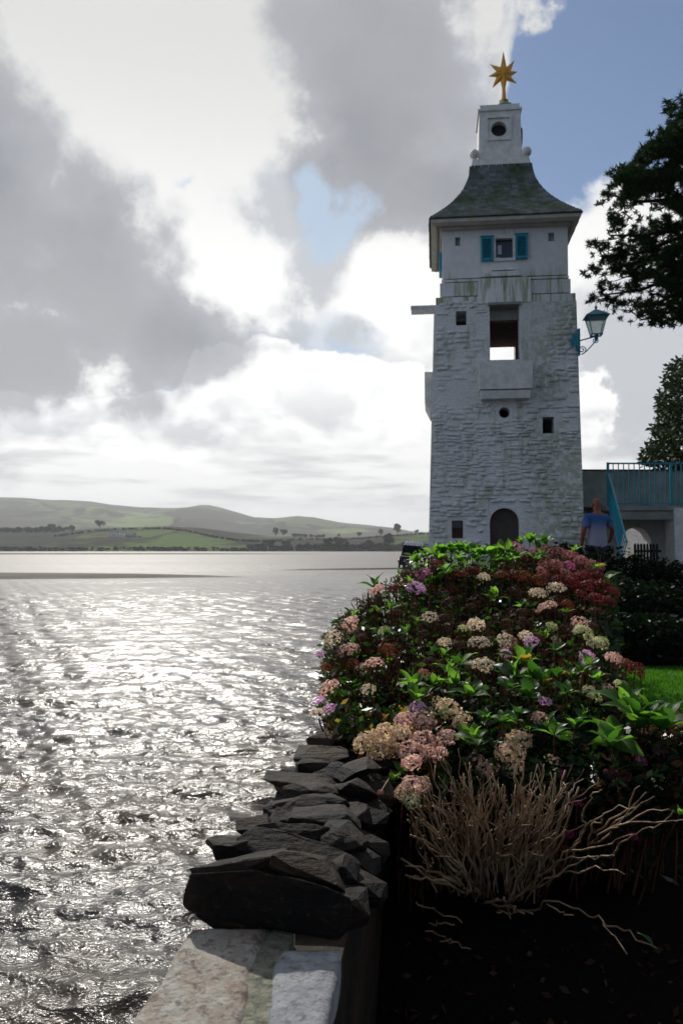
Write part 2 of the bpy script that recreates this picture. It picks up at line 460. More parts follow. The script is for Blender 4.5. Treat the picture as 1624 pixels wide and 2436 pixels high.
M['p_rust'] = leafmat('petal_rust', (0.187, 0.055, 0.024), (0.297, 0.083, 0.028), 0.4, 0.6, 0.25, hue=0.05)
M['p_brown'] = leafmat('petal_dried_brown', (0.055, 0.026, 0.018), (0.099, 0.039, 0.022), 0.3, 0.7, 0.3, hue=0.05)
M['p_magenta'] = leafmat('petal_magenta', (0.330, 0.033, 0.154), (0.440, 0.033, 0.165), 0.4, 0.6, 0.25)
M['stem'] = mat('woody_stem', (0.08, 0.035, 0.018), 0.6, f_var((0.15, 0.055, 0.024), (0.035, 0.016, 0.010), 6))
M['twig'] = mat('bare_twig', (0.28, 0.21, 0.15), 0.55, f_var((0.42, 0.29, 0.17), (0.13, 0.07, 0.035), 9, bd=0.002, bs=120))
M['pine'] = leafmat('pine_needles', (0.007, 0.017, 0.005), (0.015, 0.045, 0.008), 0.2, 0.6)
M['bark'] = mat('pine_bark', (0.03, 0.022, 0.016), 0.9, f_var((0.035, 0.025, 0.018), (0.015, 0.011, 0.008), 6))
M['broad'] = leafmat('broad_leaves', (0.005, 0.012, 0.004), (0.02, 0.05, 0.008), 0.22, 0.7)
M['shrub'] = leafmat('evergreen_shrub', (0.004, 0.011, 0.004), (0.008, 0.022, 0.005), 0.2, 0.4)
M['farleaf'] = mat('far_foliage', (0.03, 0.04, 0.015), 0.95, f_var((0.012, 0.018, 0.007), (0.026, 0.03, 0.012), 0.08), spec=0.05)


# ------------------------------------------------------------------ water
WZ = -3.2


def f_water(N, b):
    p = geo(N)
    sep = N.n('ShaderNodeSeparateXYZ'); N.put(sep.inputs[0], p)
    far = N.ramp(sep.outputs[1], 70, 105)          # calm shallows beyond the sandbank
    wp = N.mapping(p, rot=(0, 0, R(12)), scale=(0.55, 1.0, 1.0))
    gust = N.ramp(N.noise(N.mapping(p, scale=(0.05, 0.12, 1)), 1.0, 3, 0.5), 0.3, 0.7, 0.7, 1.1)
    n1 = bump(N, None, N.noise(wp, 1.4, 2, 0.5, 0.3), 0.16, N.math('MULTIPLY', gust, N.math('MULTIPLY', N.ramp(sep.outputs[1], 60, 300, 1.0, 0.8), N.math('ADD', 0.35, N.ramp(N.noise(N.mapping(p, scale=(0.003, 0.03, 1)), 1.0, 4, 0.6), 0.4, 0.6)))))
    n2 = bump(N, None, N.noise(wp, 6.5, 4, 0.6, 0.5), 0.06, N.math('MULTIPLY', gust, N.ramp(sep.outputs[1], 8, 60, 1.0, 0.35)), n1)
    n3 = bump(N, b, N.noise(wp, 26.0, 3, 0.6, 0.6), 0.018, N.ramp(sep.outputs[1], 3, 16, 1.0, 0.0), n2)
    c = N.mix(N.ramp(N.noise(p, 0.5, 3, 0.5), 0.4, 0.6), (0.06, 0.042, 0.026), (0.03, 0.027, 0.022))
    N.put(b.inputs['Base Color'], c)
    b.inputs['IOR'].default_value = 1.34; b.inputs['Specular IOR Level'].default_value = 0.5
    N.put(b.inputs['Roughness'], N.math('ADD', N.ramp(sep.outputs[1], 3, 60, 0.19, 0.32), N.ramp(sep.outputs[1], 85, 115, 0.0, 0.12)))


M['water'] = mat('estuary_water', (0.03, 0.028, 0.024), 0.1, f_water, spec=0.5)


def build_water():
    Ys = [-80, -40, -15, -5, 0]
    y = 1.6
    while y < 9000:
        Ys.append(y)
        y += max(0.02, y * 0.0048) if y < 130 else y * 0.05
    Ys = np.array(Ys); nx = 560
    s = np.linspace(-1, 1, nx)
    half = np.maximum(np.abs(Ys) * 0.62 + 4, 5)
    half = np.where(Ys > 130, np.abs(Ys) * 0.9 + 30, half)
    half = np.where(Ys > 260, np.abs(Ys) * 1.6 + 60, half)
    half = np.where(Ys < 1, 60, half)
    X = s[None, :] * half[:, None]; Y = np.repeat(Ys[:, None], nx, 1)
    Z = np.zeros_like(X)
    r = np.random.default_rng(3)
    for i in range(110):
        lam = 0.085 * (20 ** (r.random() ** 1.3))           # 0.13 .. 4.9 m
        th = r.normal(R(78), R(32))                 # travel mostly toward / away from the camera
        k = 2 * PI / lam; amp = 0.0060 * lam ** 0.92 * r.uniform(0.5, 1.3)
        cell = np.maximum(Y * 0.0048, 0.03)
        fade = np.clip((lam / cell - 2.5) / 3, 0, 1)
        ph = k * (X * math.cos(th) + Y * math.sin(th)) + r.random() * 7 + 1.2 * np.sin(0.21 * X + 0.13 * Y * r.uniform(.6, 1.4) + i)
        Z += amp * fade * (np.sin(ph) + 0.35 * np.sin(2 * ph + 1.3))
    Z *= np.where(Y > 1, 1, 0) * (1 - np.clip((Y - 75) / 40, 0, 1) * 0.9)
    v = np.stack([X, Y, Z + WZ], -1).reshape(-1, 3)
    ny = len(Ys)
    idx = np.arange(ny * nx).reshape(ny, nx)
    f = np.stack([idx[:-1, :-1], idx[:-1, 1:], idx[1:, 1:], idx[1:, :-1]], -1).reshape(-1, 4)
    me = bpy.data.meshes.new('water')
    me.vertices.add(len(v)); me.vertices.foreach_set('co', v.ravel())
    me.loops.add(f.size); me.loops.foreach_set('vertex_index', f.ravel().astype(np.int32))
    me.polygons.add(len(f)); me.polygons.foreach_set('loop_start', np.arange(0, f.size, 4, dtype=np.int32))
    me.polygons.foreach_set('use_smooth', np.ones(len(f), bool))
    me.update(calc_edges=True); me.validate()
    me.materials.append(M['water'])
    link('water', me, kind='structure')


build_water()
# sandbanks
M['sand'] = mat('wet_sand', (0.1, 0.09, 0.075), 0.95, f_var((0.20, 0.185, 0.155), (0.13, 0.12, 0.10), 0.15), spec=0.1)


def sandbank(pts, lift):
    """pts: outline in pixels of the water plane"""
    out = []
    for px, py in pts:
        d = ray(px, py); out.append(d * (WZ / d.z))
    c = sum(out, Vector()) / len(out); mb = MB()
    n = len(out); vs = [Vector((p.x, p.y, WZ - 0.1)) for p in out] + [c.lerp(p, 0.75) + Vector((0, 0, lift)) for p in out] + [c + Vector((0, 0, lift * 1.3))]
    fs = [(i, (i + 1) % n, n + (i + 1) % n, n + i) for i in range(n)] + [(n + i, n + (i + 1) % n, 2 * n) for i in range(n)]
    o = mb.add(vs, fs).build('sandbank', M['sand'], smooth=True, kind='structure')


sandbank([(-700, 1364), (-100, 1364), (200, 1365.5), (420, 1367.5), (560, 1371), (640, 1373), (480, 1374.5), (250, 1377), (0, 1378.5), (-300, 1379), (-700, 1378)], 0.2)
sandbank([(-800, 1316), (0, 1316.2), (600, 1316.5), (850, 1318), (600, 1318.8), (200, 1319), (-800, 1320)], 0.3)
sandbank([(620, 1357.5), (800, 1354), (1000, 1351.5), (1300, 1350), (1300, 1352), (1000, 1353.5), (800, 1356)], 0.16)

# ------------------------------------------------------------------ far shore and hills


def interp(pts, x):
    return float(np.interp(x, [p[0] for p in pts], [p[1] for p in pts]))


def f_field(greens, scale, bracken):
    def f(N, b):
        p = geo(N)
        wp = N.vmath('ADD', p, N.vmath('SCALE', N.noise(p, scale * 1.5, 3, 0.5, col=True), 0.5 / scale))
        vo = N.n('ShaderNodeTexVoronoi', feature='F1'); N.put(vo.inputs['Vector'], N.mapping(wp, scale=(1, 0.5, 2.2)))
        vo.inputs['Scale'].default_value = scale
        sp = N.n('ShaderNodeSeparateColor'); N.put(sp.inputs[0], vo.outputs['Color'])
        c = N.mix(N.ramp(sp.outputs[0], 0.35, 0.65), greens[0], greens[1])
        br = N.ramp(N.math('ADD', N.noise(p, scale * 1.1, 6, 0.65), N.math('MULTIPLY', sp.outputs[1], 0.15)), 0.5, 0.6)
        c = N.mix(br, c, bracken)
        ed = N.n('ShaderNodeTexVoronoi', feature='DISTANCE_TO_EDGE'); N.put(ed.inputs['Vector'], N.mapping(wp, scale=(1, 0.5, 2.2)))
        ed.inputs['Scale'].default_value = scale
        c = N.mix(N.ramp(ed.outputs['Distance'], 0.045, 0.02), c, (0.02, 0.026, 0.012))
        N.put(b.inputs['Base Color'], c)
    return f


M['field_near'] = mat('shore_fields', (0.1, 0.15, 0.03), 0.95, f_field([(0.065, 0.115, 0.020), (0.018, 0.030, 0.009)], 0.006, (0.014, 0.014, 0.009)), spec=0.05)
M['field_far'] = mat('hill_pasture', (0.12, 0.17, 0.05), 0.95, f_field([(0.15, 0.21, 0.055), (0.085, 0.12, 0.04)], 0.0022, (0.05, 0.048, 0.03)), spec=0.05)

RID1 = [(-1500, 1240), (-400, 1250), (0, 1266), (150, 1264), (230, 1258), (400, 1253), (480, 1257), (560, 1267), (650, 1275), (770, 1279), (850, 1278), (930, 1273), (1014, 1268), (1200, 1255), (1600, 1245), (2400, 1245), (4000, 1250)]
RID2 = [(-3000, 1240), (-1200, 1200), (-400, 1180), (0, 1184), (100, 1190), (220, 1197), (330, 1208), (390, 1211), (440, 1210), (500, 1205), (540, 1214), (610, 1232), (660, 1234), (710, 1230), (760, 1238), (830, 1250), (930, 1260), (990, 1267), (1100, 1272), (1500, 1280), (3000, 1285)]


def hillmesh(name, rid, y0, yr, y1, m, amp, seed, ny=60, nx=300, X=None):
    pxs = np.linspace(-3000 if yr > 2000 else -1500, 4000 if yr < 2000 else 3000, nx)
    vs = []
    for j in range(ny):
        t = j / (ny - 1)
        Y = y0 + (yr - y0) * (t / 0.6) if t < 0.6 else yr + (y1 - yr) * ((t - 0.6) / 0.4)
        for px in pxs:
            xr = (px - 812) / FPX * yr
            zr = (1305 - interp(rid, px)) / FPX * yr
            if t < 0.6:
                q = t / 0.6; s = 1 - (1 - q) ** 1.6
                z = WZ + 0.6 + (zr - WZ - 0.6) * s
                z += noise.noise(Vector((xr * 0.004, Y * 0.006, seed))) * amp * q * (1 - q) * 4
            else:
                q = (t - 0.6) / 0.4; z = zr * (1 - q * q) + (WZ - 3) * q * q
            xx = xr * (0.75 + 0.25 * min(1, (Y - y0) / (yr - y0)))
            if j == 0: z = WZ - 1.5
            vs.append((xx, Y + (noise.noise(Vector((px * 0.004, 3.1, seed))) * 18 if j < 3 and yr < 2000 else 0), z))
    fs = [(j * nx + i, j * nx + i + 1, (j + 1) * nx + i + 1, (j + 1) * nx + i) for j in range(ny - 1) for i in range(nx - 1)]
    o = raw(name, vs, fs, m, smooth=True, kind='structure')
    return o


hill_near = hillmesh('headland', RID1, 905, 1350, 1750, M['field_near'], 5, 1.3)
hill_far = hillmesh('hills', RID2, 2300, 4300, 5600, M['field_far'], 28, 5.1)


def hill1z(X, Y):
    # height of the headland under a point (ray cast)
    ok, loc, _, _ = hill_near.ray_cast(Vector((X, Y, 500)), Vector((0, 0, -1)))
    return loc.z if ok else WZ


bpy.context.view_layer.update()


def tree_crown_mesh(seed, w=1.0, h=1.0, n=260, q=0.16, mat_=None):
    """rounded tree of leaf-sized clumps, unit height"""
    r = random.Random(seed); vs = []; fs = []
    lobes = [(r.uniform(-.28, .28) * w, r.uniform(-.28, .28) * w, r.uniform(.42, .78) * h, r.uniform(.16, .27)) for _ in range(7)]
    for i in range(n):
        lx, ly, lz, lr = r.choice(lobes)
        d = Vector((r.gauss(0, 1), r.gauss(0, 1), r.gauss(0, 1))).normalized()
        p = Vector((lx, ly, lz)) + Vector((d.x * w, d.y * w, d.z * .8)) * lr * r.uniform(.6, 1.05)
        a = Vector((r.gauss(0, 1), r.gauss(0, 1), r.gauss(0, 1))).normalized(); b = a.orthogonal().normalized()
        s = q * r.uniform(.5, 1.1); o = len(vs)
        vs += [p + a * s, p + b * s * .7, p - a * s, p - b * s * .7]; fs.append((o, o + 1, o + 2, o + 3))
    me = bpy.data.meshes.new('crown'); me.from_pydata([tuple(v) for v in vs], [], fs); me.materials.append(mat_ or M['farleaf'])
    return me


far_crowns = [tree_crown_mesh(s, w, h, 300, .13) for s, w, h in ((1, 1.1, 1), (2, 1.5, .95), (3, .8, 1.05))]
far_trunk = MB().tube([(0, 0, 0), (0, 0, .3), (.04, 0, .55)], [.04, .03, .02], 6).mesh('trunk', M['bark'])
TREES = [(673, 1268, 15, 'round tree alone on the left end of the far ridge hedge'), (852, 1277, 11, 'small round tree alone on the far green ridge'),
         (905, 1276, 14, 'dark bushy tree at the left of the ridge-top pair'), (655, 1268, 17, 'broad tree left of the others on the distant ridge'),
         (655 + 3, 1268, 0, ''), (944, 1277, 22, 'large spreading tree at the right of the ridge-top pair'), (238, 1262, 18, 'domed dark tree above the left green field on the far shore'),
         (120, 1272, 16, 'rounded tree in the dark wood edge at the far left shore'), (805, 1276, 8, 'tiny bush-like tree on the skyline of the far ridge'),
         (780, 1309, 24, 'tall dark tree by the pale farmhouse on the far shore'), (810, 1309, 28, 'big full tree left of the pale farmhouse at the water edge'),
         (925, 1310, 32, 'broad dark tree right of the pale farmhouse across the water'), (880, 1310, 20, 'slim dark tree beside the pale farmhouse across the water'),
         (1165, 1310, 30, ''), (640, 1309, 22, 'bushy tree at the left end of the shoreline grove'), (685, 1309, 20, 'second bushy tree from the left in the shoreline grove'),
         (990, 1273, 9, 'small lone bush tree on the far skyline near the tower')]
for px, py, hp, lab in TREES:
    if not lab: continue
    Yt = 1340 if py < 1290 else 925
    X = (px - 812) / FPX * Yt; z = hill1z(X, Yt); hgt = hp / FPX * Yt * 1.25
    t = thing('far_tree', lab, 'tree', (X, Yt, z - .5), random.uniform(0, 6), 'single trees on the far shore')
    c = link('crown', random.choice(far_crowns), t); c.scale = (hgt,) * 3
    k = link('trunk', far_trunk, t); k.scale = (hgt,) * 3


def far_wood(name, label, rng, n, hs):
    vs = []; fs = []; r = random.Random(sum(map(ord, label)))
    for i in range(n):
        px, Y = rng(r); X = (px - 812) / FPX * Y; z = hill1z(X, Y); h = r.uniform(*hs)
        me = r.choice(far_crowns); o = len(vs); ca, sa = math.cos(i), math.sin(i)
        for v in me.vertices: vs.append((X + (v.co.x * ca - v.co.y * sa) * h, Y + (v.co.x * sa + v.co.y * ca) * h, z - h * .25 + v.co.z * h))
        fs += [tuple(k + o for k in p.vertices) for p in me.polygons]
    ob = raw(name, vs, fs, M['farleaf'], kind='stuff'); ob['label'] = label
    ob['category'] = 'wood'


far_wood('shore_wood', 'band of dark woodland along the far shoreline', lambda r: (r.choice([r.uniform(590, 1010), r.uniform(760, 960), r.uniform(1000, 1500)]), r.uniform(912, 935)), 230, (6, 11))
far_wood('shore_hedge', 'low dark scrub fringing the left far shore', lambda r: (r.uniform(-500, 620), r.uniform(910, 922)), 380, (2.5, 5))
far_wood('ridge_wood', 'dark wood on the left headland below the far hills', lambda r: (r.uniform(-700, 175), r.uniform(1250, 1340)), 420, (7, 12))
far_wood('hedgerow', 'dark hedgerow bushes across the headland fields', lambda r: (lambda u: (u * 900 + 130, 1120 + 90 * math.sin(u * 9)))(r.random()), 320, (2.5, 4.5))
far_wood('ridge_hedge', 'line of dark hedge trees on the middle ridge', lambda r: (r.uniform(690, 780), r.uniform(1335, 1345)), 16, (5, 8))

M['farwhite'] = mat('far_render', (0.75, 0.75, 0.75), 0.8); M['fargrey'] = mat('far_slate', (0.14, 0.15, 0.17), 0.7)
M['farstone'] = mat('far_stone', (0.33, 0.32, 0.31), 0.8); M['farpane'] = mat('far_glass', (0.05, 0.05, 0.06), 0.2)


def house(px, Y, w, d, h, wallm, label, rz=0.1, wing=None):
    X = (px - 812) / FPX * Y; z = hill1z(X, Y)
    t = thing('cottage', label, 'house', (X, Y, z - .3), rz)
    MB().box(-w / 2, w / 2, -d / 2, d / 2, 0, h).build('wall', wallm, t)
    rf = MB(); rr = h + d * .42
    rf.add([(-w / 2 - .3, -d / 2 - .3, h - .05), (w / 2 + .3, -d / 2 - .3, h - .05), (w / 2 + .3, d / 2 + .3, h - .05), (-w / 2 - .3, d / 2 + .3, h - .05), (-w / 2 - .3, 0, rr), (w / 2 + .3, 0, rr)],
           [(0, 1, 5, 4), (2, 3, 4, 5), (0, 4, 3), (1, 2, 5), (0, 3, 2, 1)])
    r = rf.build('roof', M['fargrey'], t)
    for s in (-1, 1): MB().box(s * w * .42 - .5, s * w * .42 + .5, -.5, .5, rr - 1, rr + 1.1).build('chimney', wallm, r)
    n = 4
    for i in range(n):
        for k in range(2):
            x = -w / 2 + w * (i + .5) / n
            f = MB().box(x - .5, x + .5, -d / 2 - .04, -d / 2 + .02, h * (.2 + .42 * k), h * (.2 + .42 * k) + 1.2).build('window', M['farpane'], t)
    MB().box(-.5, .5, -d / 2 - .05, -d / 2 + .02, 0, 2).build('door', M['fargrey'], t)
    if wing:
        MB().box(w / 2, w / 2 + wing, -d / 2 + 1, d / 2 - 1, 0, h * .6).build('wing', wallm, t)
    return t


house(272, 1080, 14, 7, 5.2, M['farwhite'], 'white cottage alone on the dark hillside across the water', .15, 7)
house(312, 1050, 12, 6, 3.4, M['farstone'], 'grey low farm building right of the white cottage', -.1, 8)
house(842, 930, 11, 7, 5, M['farstone'], 'pale stone farmhouse among shoreline trees across the water', .1, 6)
house(1133, 940, 16, 8, 6, M['farstone'], 'stone house on the far shore hidden behind the tower', .1)
house(985 + 5, 940, 13, 7, 4.4, M['farstone'], 'grey house on far shore close to the tower edge', .1, 8)
house(1030 - 75, 925, 9, 6, 3, M['farwhite'], 'small white boathouse at the far water edge near the tower', -.1)

# haze
hz = MB().box(-11000, 11000, -260, 9300, WZ - 4.5, 420).build('haze', None, kind='stuff')
hm = bpy.data.materials.new('haze_air'); hm.use_nodes = True; hN = NT(hm.node_tree); hm.node_tree.nodes.remove(hm.node_tree.nodes['Principled BSDF'])
pv = hN.n('ShaderNodeVolumePrincipled'); pv.inputs['Color'].default_value = (0.86, 0.89, 0.92, 1); pv.inputs['Density'].default_value = 0.00013
pv.inputs['Anisotropy'].default_value = 0.35
hN.put(hm.node_tree.nodes['Material Output'].inputs['Volume'], pv.outputs[0]); hz.data.materials.append(hm)

# ================================================================== TOWER
TROT = -R(6.5)
TO = at(1200, 1305, 17.0); TB = -0.95                    # front plane origin, base height
TU = Vector((math.cos(TROT), math.sin(TROT), 0)); TV = Vector((-math.sin(TROT), math.cos(TROT), 0))


def tl(px, py, v):
    """pixel -> (u, z) on the tower-local plane at depth v"""
    d = ray(px, py); t = (TO.dot(TV) + v) / d.dot(TV)
    p = d * t; return (p - Vector((TO.x, TO.y, 0))).dot(TU), p.z - TB


tower = thing('tower', 'tall whitewashed stone tower with flared slate roof and gold star by the water', 'tower', (TO.x, TO.y, TB), TROT)


def rectpx(x0, y0, x1, y1, v):
    a = tl(x0, y1, v); b = tl(x1, y0, v); return a[0], b[0], a[1], b[1]


# main battered body : front face v=0 at base, leans in
z_top = tl(1200, 722, .2)[1]
uL0, uR0 = tl(1014, 1320, 0)[0], tl(1394, 1320, 0)[0]
uL1, uR1 = tl(1032, 722, .15)[0], tl(1370, 722, .15)[0]
DEP = uR0 - uL0
VT = 0.15


def vfront(z): return VT * z / z_top


lo = (uL0, uR0, 0, DEP); hi = (uL1, uR1, VT, DEP - VT)
solid = MB().frustum(lo, hi, -0.6, z_top).mesh('wall')
cut = MB()
cut.box(uL1 + .38, uR1 - .38, .5, DEP - .5, 0.3, z_top - .25)
OP = {'big': rectpx(1165, 724, 1235, 856, .1), 'sqtop': rectpx(1084, 738, 1109, 773, .1), 'sqlow': rectpx(1290, 991, 1317, 1031, .08), 'sqbot': rectpx(1074, 1238, 1101, 1281, .02)}
boxes = []
for k, (a, b, c, d) in OP.items(): cut.box(a, b, -.3, .62, c, d)
ca = rectpx(1165, 1208, 1234, 1330, .03)                 # arch
rad = (ca[1] - ca[0]) / 2; ac = ((ca[0] + ca[1]) / 2, ca[3] - rad)
poly = [(ac[0] - rad, ca[2] - .2), (ac[0] + rad, ca[2] - .2)] + [(ac[0] + rad * math.cos(t), ac[1] + rad * math.sin(t)) for t in np.linspace(0, PI, 13)]
cut.prism(poly, lambda p: (p[0], -.3, p[1]), lambda p: (p[0], .62, p[1]))
cu, cz = tl(1199, 981, .08)
circ = [(cu + .115 * math.cos(t), cz + .115 * math.sin(t)) for t in np.linspace(0, 2 * PI, 17)[:-1]]
cut.prism(circ, lambda p: (p[0], -.3, p[1]), lambda p: (p[0], .62, p[1]))
bk = rectpx(1150, 800, 1222, 868, DEP - .25)             # seaward opening seen through the big one
cut.box(bk[0], bk[1], DEP - .8, DEP + .3, bk[2], bk[3])
bw = boolean(solid, cut.mesh('cut'), 'wall'); bw.materials.clear(); bw.materials.append(M['whitewash'])
wall = link('wall', bw, tower)
# inner linings
mb = MB().box(uL1 + .40, uR1 - .40, .52, DEP - .52, z_top - .32, z_top - .27); mb.build('ceiling_boards', M['woodin'], tower)
bo = OP['big']
zc = tl(1200, 770, 1.6)[1]
MB().box(bo[0] - .3, bo[1] + .5, DEP - .60, DEP - .55, bk[3] + .06, z_top - .3).build('inner_boarding', M['woodin'], tower)
MB().box(bk[0] - .05, bk[1] + .05, DEP - .62, DEP - .53, bk[3] - .01, bk[3] + .07).build('lintel', M['trim'], tower)
MB().box(bo[0] - .03, bo[1] + .03, .05, .5, bo[3] - .002, bo[3] + .05).build('lintel', M['concrete'], tower)
MB().box(uL1 + .40, uR1 - .40, .52, DEP - .52, bo[2] - .12, bo[2] - .04).build('floor_boards', M['woodin'], tower)
MB().prism(poly, lambda p: (p[0], .20, p[1]), lambda p: (p[0], .24, p[1])).build('door', M['panel'], tower)
a, b, c, d = OP['sqbot']
w = MB().box(a, b, .34, .36, c, d).build('window', M['glass'], tower); MB().box(a + .02, b - .02, .30, .33, c + (d - c) * .1, c + (d - c) * .6).build('pane', M['woodin'], w)

# rubble stones standing proud of the front wall (whitewashed)
smesh = []
for s in range(6):
    r = random.Random(s); vs = []
    for (x, z) in ((-.5, -.2), (-.42, -.5), (.0, -.46), (.44, -.5), (.5, -.1), (.47, .42), (.1, .5), (-.3, .47), (-.5, .3)):
        vs.append((x * r.uniform(.85, 1.05), z * r.uniform(.8, 1.1)))
    n = len(vs); V_ = [(x, 0.3, z) for x, z in vs] + [(x * .93, -.35, z * .86) for x, z in vs] + [(x * .6, -.5 - r.uniform(0, .2), z * .5 + r.uniform(-.1, .1)) for x, z in vs]
    F_ = [(i, (i + 1) % n, n + (i + 1) % n, n + i) for i in range(n)] + [(n + i, n + (i + 1) % n, 2 * n + (i + 1) % n, 2 * n + i) for i in range(n)] + [tuple(range(2 * n, 3 * n))]
    me = bpy.data.meshes.new('stone'); me.from_pydata(V_, [], F_); me.materials.append(M['whitewash'])
    bm_ = bmesh.new(); bm_.from_mesh(me); bmesh.ops.recalc_face_normals(bm_, faces=bm_.faces); bm_.to_mesh(me); bm_.free()
    me.polygons.foreach_set('use_smooth', [True] * len(me.polygons)); smesh.append(me)
HOLES = [(a - .03, b + .03, c - .03, d + .03) for a, b, c, d in OP.values()] + [(ca[0] - .03, ca[1] + .03, ca[2] - 1, ca[3] + .03), (cu - .13, cu + .13, cz - .13, cz + .13)]
bal = rectpx(1139, 857, 1265, 948, 0); HOLES.append(bal)
r = random.Random(11); rows = []; z = tl(1200, 1330, 0)[1]
cand = []
while z < z_top - .04:
    h = r.uniform(.045, .14); zz = z + h / 2; f = zz / z_top
    ul, ur = uL0 + (uL1 - uL0) * f, uR0 + (uR1 - uR0) * f; u = ul + r.uniform(0, .15)
    while u < ur - .08:
        wd = r.uniform(.09, .33)
        if u + wd > ur: wd = ur - u
        x0, x1 = u, u + wd
        plaster = noise.noise(Vector((u * .9, z * .8, 4.2)))
        if not any(x1 > H[0] and x0 < H[1] and zz + h / 2 > H[2] and zz - h / 2 < H[3] for H in HOLES) and plaster < .30 and wd > .07 and r.random() < .82:
            cand.append((x0 + wd / 2, zz, wd * .97, h * r.uniform(.7, .98), r.uniform(.025, .07) * (1.15 - max(0, plaster) * 2.4), r.uniform(-.09, .09)))
        u += wd + r.uniform(.01, .05)
    z += h * .97
cand.sort(key=lambda c: -c[2] * c[3])
stuff = MB()
for i, (u, z, w_, h, dp, ro) in enumerate(cand):
    me = smesh[i % 6]; Mx = Matrix.Translation((u, vfront(z), z + noise.noise(Vector((u * 1.3, z, 9))) * .11 + noise.noise(Vector((u * 5, z * 2, 3))) * .03)) @ Matrix.Rotation(ro, 4, 'Y') @ Matrix.Diagonal((w_, dp, h, 1))
    if i < 300:
        o = link('stone', me, tower); o.matrix_local = Mx
    else:
        stuff.add([Mx @ v.co for v in me.vertices], [tuple(p.vertices) for p in me.polygons])
stuff.build('rubble', M['whitewash'], tower, smooth=True, kind='stuff')
print('stones', len(cand))

# set-back bands, attic and raised centre block
VC = DEP / 2


def band(name, x0, x1, yb, yt, v, m, xs=None):
    """block with its front at v; symmetric depth about the tower centre"""
    a, b, c, d = rectpx(x0, yt, x1, yb, v)
    w = (b - a); return MB().box(a, b, v, 2 * VC - v, c - .07, d)


band('b', 1036, 1368, 724, 697, .17, 0).build('ledge', M['stucco'], tower)
band('b', 1046, 1356, 698, 663, .24, 0).build('ledge', M['stucco'], tower)
band('b', 1050, 1352, 664, 655, .28, 0).build('ledge', M['stucco'], tower)
hb = band('b', 1052, 1349, 656, 536, .32, 0)
a, b, c, d = rectpx(1052, 536, 1349, 656, .32)
sol = hb.mesh('attic_wall'); ct = MB()
vents = [rectpx(1082, 564, 1094, 585, .32), rectpx(1303, 553, 1317, 574, .32)]
win = rectpx(1177, 566, 1220, 617, .32)
for v_ in vents: ct.box(v_[0], v_[1], 0, .46, v_[2], v_[3])
ct.box(win[0], win[1], 0, .62, win[2], win[3])
bw = boolean(sol, ct.mesh('cut'), 'attic_wall'); bw.materials.clear(); bw.materials.append(M['stucco']); link('attic_wall', bw, tower)
for v_ in vents:
    MB().box(v_[0] + .01, v_[0] + (v_[1] - v_[0]) * .55, .40, .455, v_[2] + .01, v_[3] - .01).build('vent', M['concrete'], tower)
wf = MB(); t = .035
wf.box(win[0] - .04, win[0] + t * .4, .28, .42, win[2] - .04, win[3] + .04); wf.box(win[1] - t * .4, win[1] + .04, .28, .42, win[2] - .04, win[3] + .04)
wf.box(win[0] - .04, win[1] + .04, .279, .419, win[2] - .05, win[2] + t * .3); wf.box(win[0] - .04, win[1] + .04, .281, .421, win[3] - t * .3, win[3] + .045)
wo = wf.build('window', M['trim'], tower)
MB().box(win[0] + .01, win[1] - .01, .40, .41, win[2], win[3]).build('pane', M['glass'], wo)
MB().box(win[0] + .06, win[0] + .14, .39, .396, win[2] + .13, win[2] + .33).build('notice', M['paper'], wo)
MB().box(win[0] + .04, win[0] + .1, .39, .396, win[2] + .04, win[2] + .07).build('notice', M['paper'], wo)
for (x0, y0, x1, y1) in ((1144, 562, 1172, 620), (1226, 556, 1254, 615)):
    a, b, c, d = rectpx(x0, y0, x1, y1, .25)
    sh = MB(); sh.box(a, a + .04, .25, .31, c, d); sh.box(b - .04, b, .25, .31, c, d)
    sh.box(a + .04, b - .04, .251, .309, c, c + .06); sh.box(a + .04, b - .04, .251, .309, d - .05, d)
    s_ = sh.build('shutter', M['teal'], tower)
    MB().box(a + .04, b - .04, .30, .315, c + .06, d - .05).build('backing', M['dark'], s_)
    MB().box(a - .015, b + .015, .235, .318, d + .002, d + .02).build('cap', M['teal'], s_)
    n = 11; hh = (d - c - .11) / n; lm = MB().box(-(b - a) / 2 + .042, (b - a) / 2 - .042, -.005, .012, -hh * .30, hh * .34).mesh('slat', M['teal'])
    for i in range(n):
        l = link('slat', lm, s_, ((a + b) / 2, .275, c + .06 + hh * (i + .5))); l.rotation_euler = (R(38), 0, 0)
# raised stepped centre
for x0, x1, yb, yt, v in ((1136, 1263, 722, 657, .13), (1145, 1238, 658, 642, .16), (1170, 1224, 643, 634, .2), (1238, 1252, 658, 650, .2)):
    a, b, c, d = rectpx(x0, yt, x1, yb, v); mb = MB().frustum((a, b, v, .6), (a + .02, b - .02, v + .03, .6), c, d); mb.build('gable_block', M['stucco'], tower)
# balcony box
a, b, c, d = rectpx(1139, 858, 1266, 926, -.22)
MB().frustum((a + .01, b - .01, -.22, .12), (a, b, -.24, .12), c, d).build('balcony', M['trim'], tower)
a, b, c, d = rectpx(1142, 927, 1262, 948, -.17)
MB().frustum((a + .02, b - .02, -.15, .1), (a, b, -.19, .1), c, d).build('balcony_corbel', M['trim'], tower)
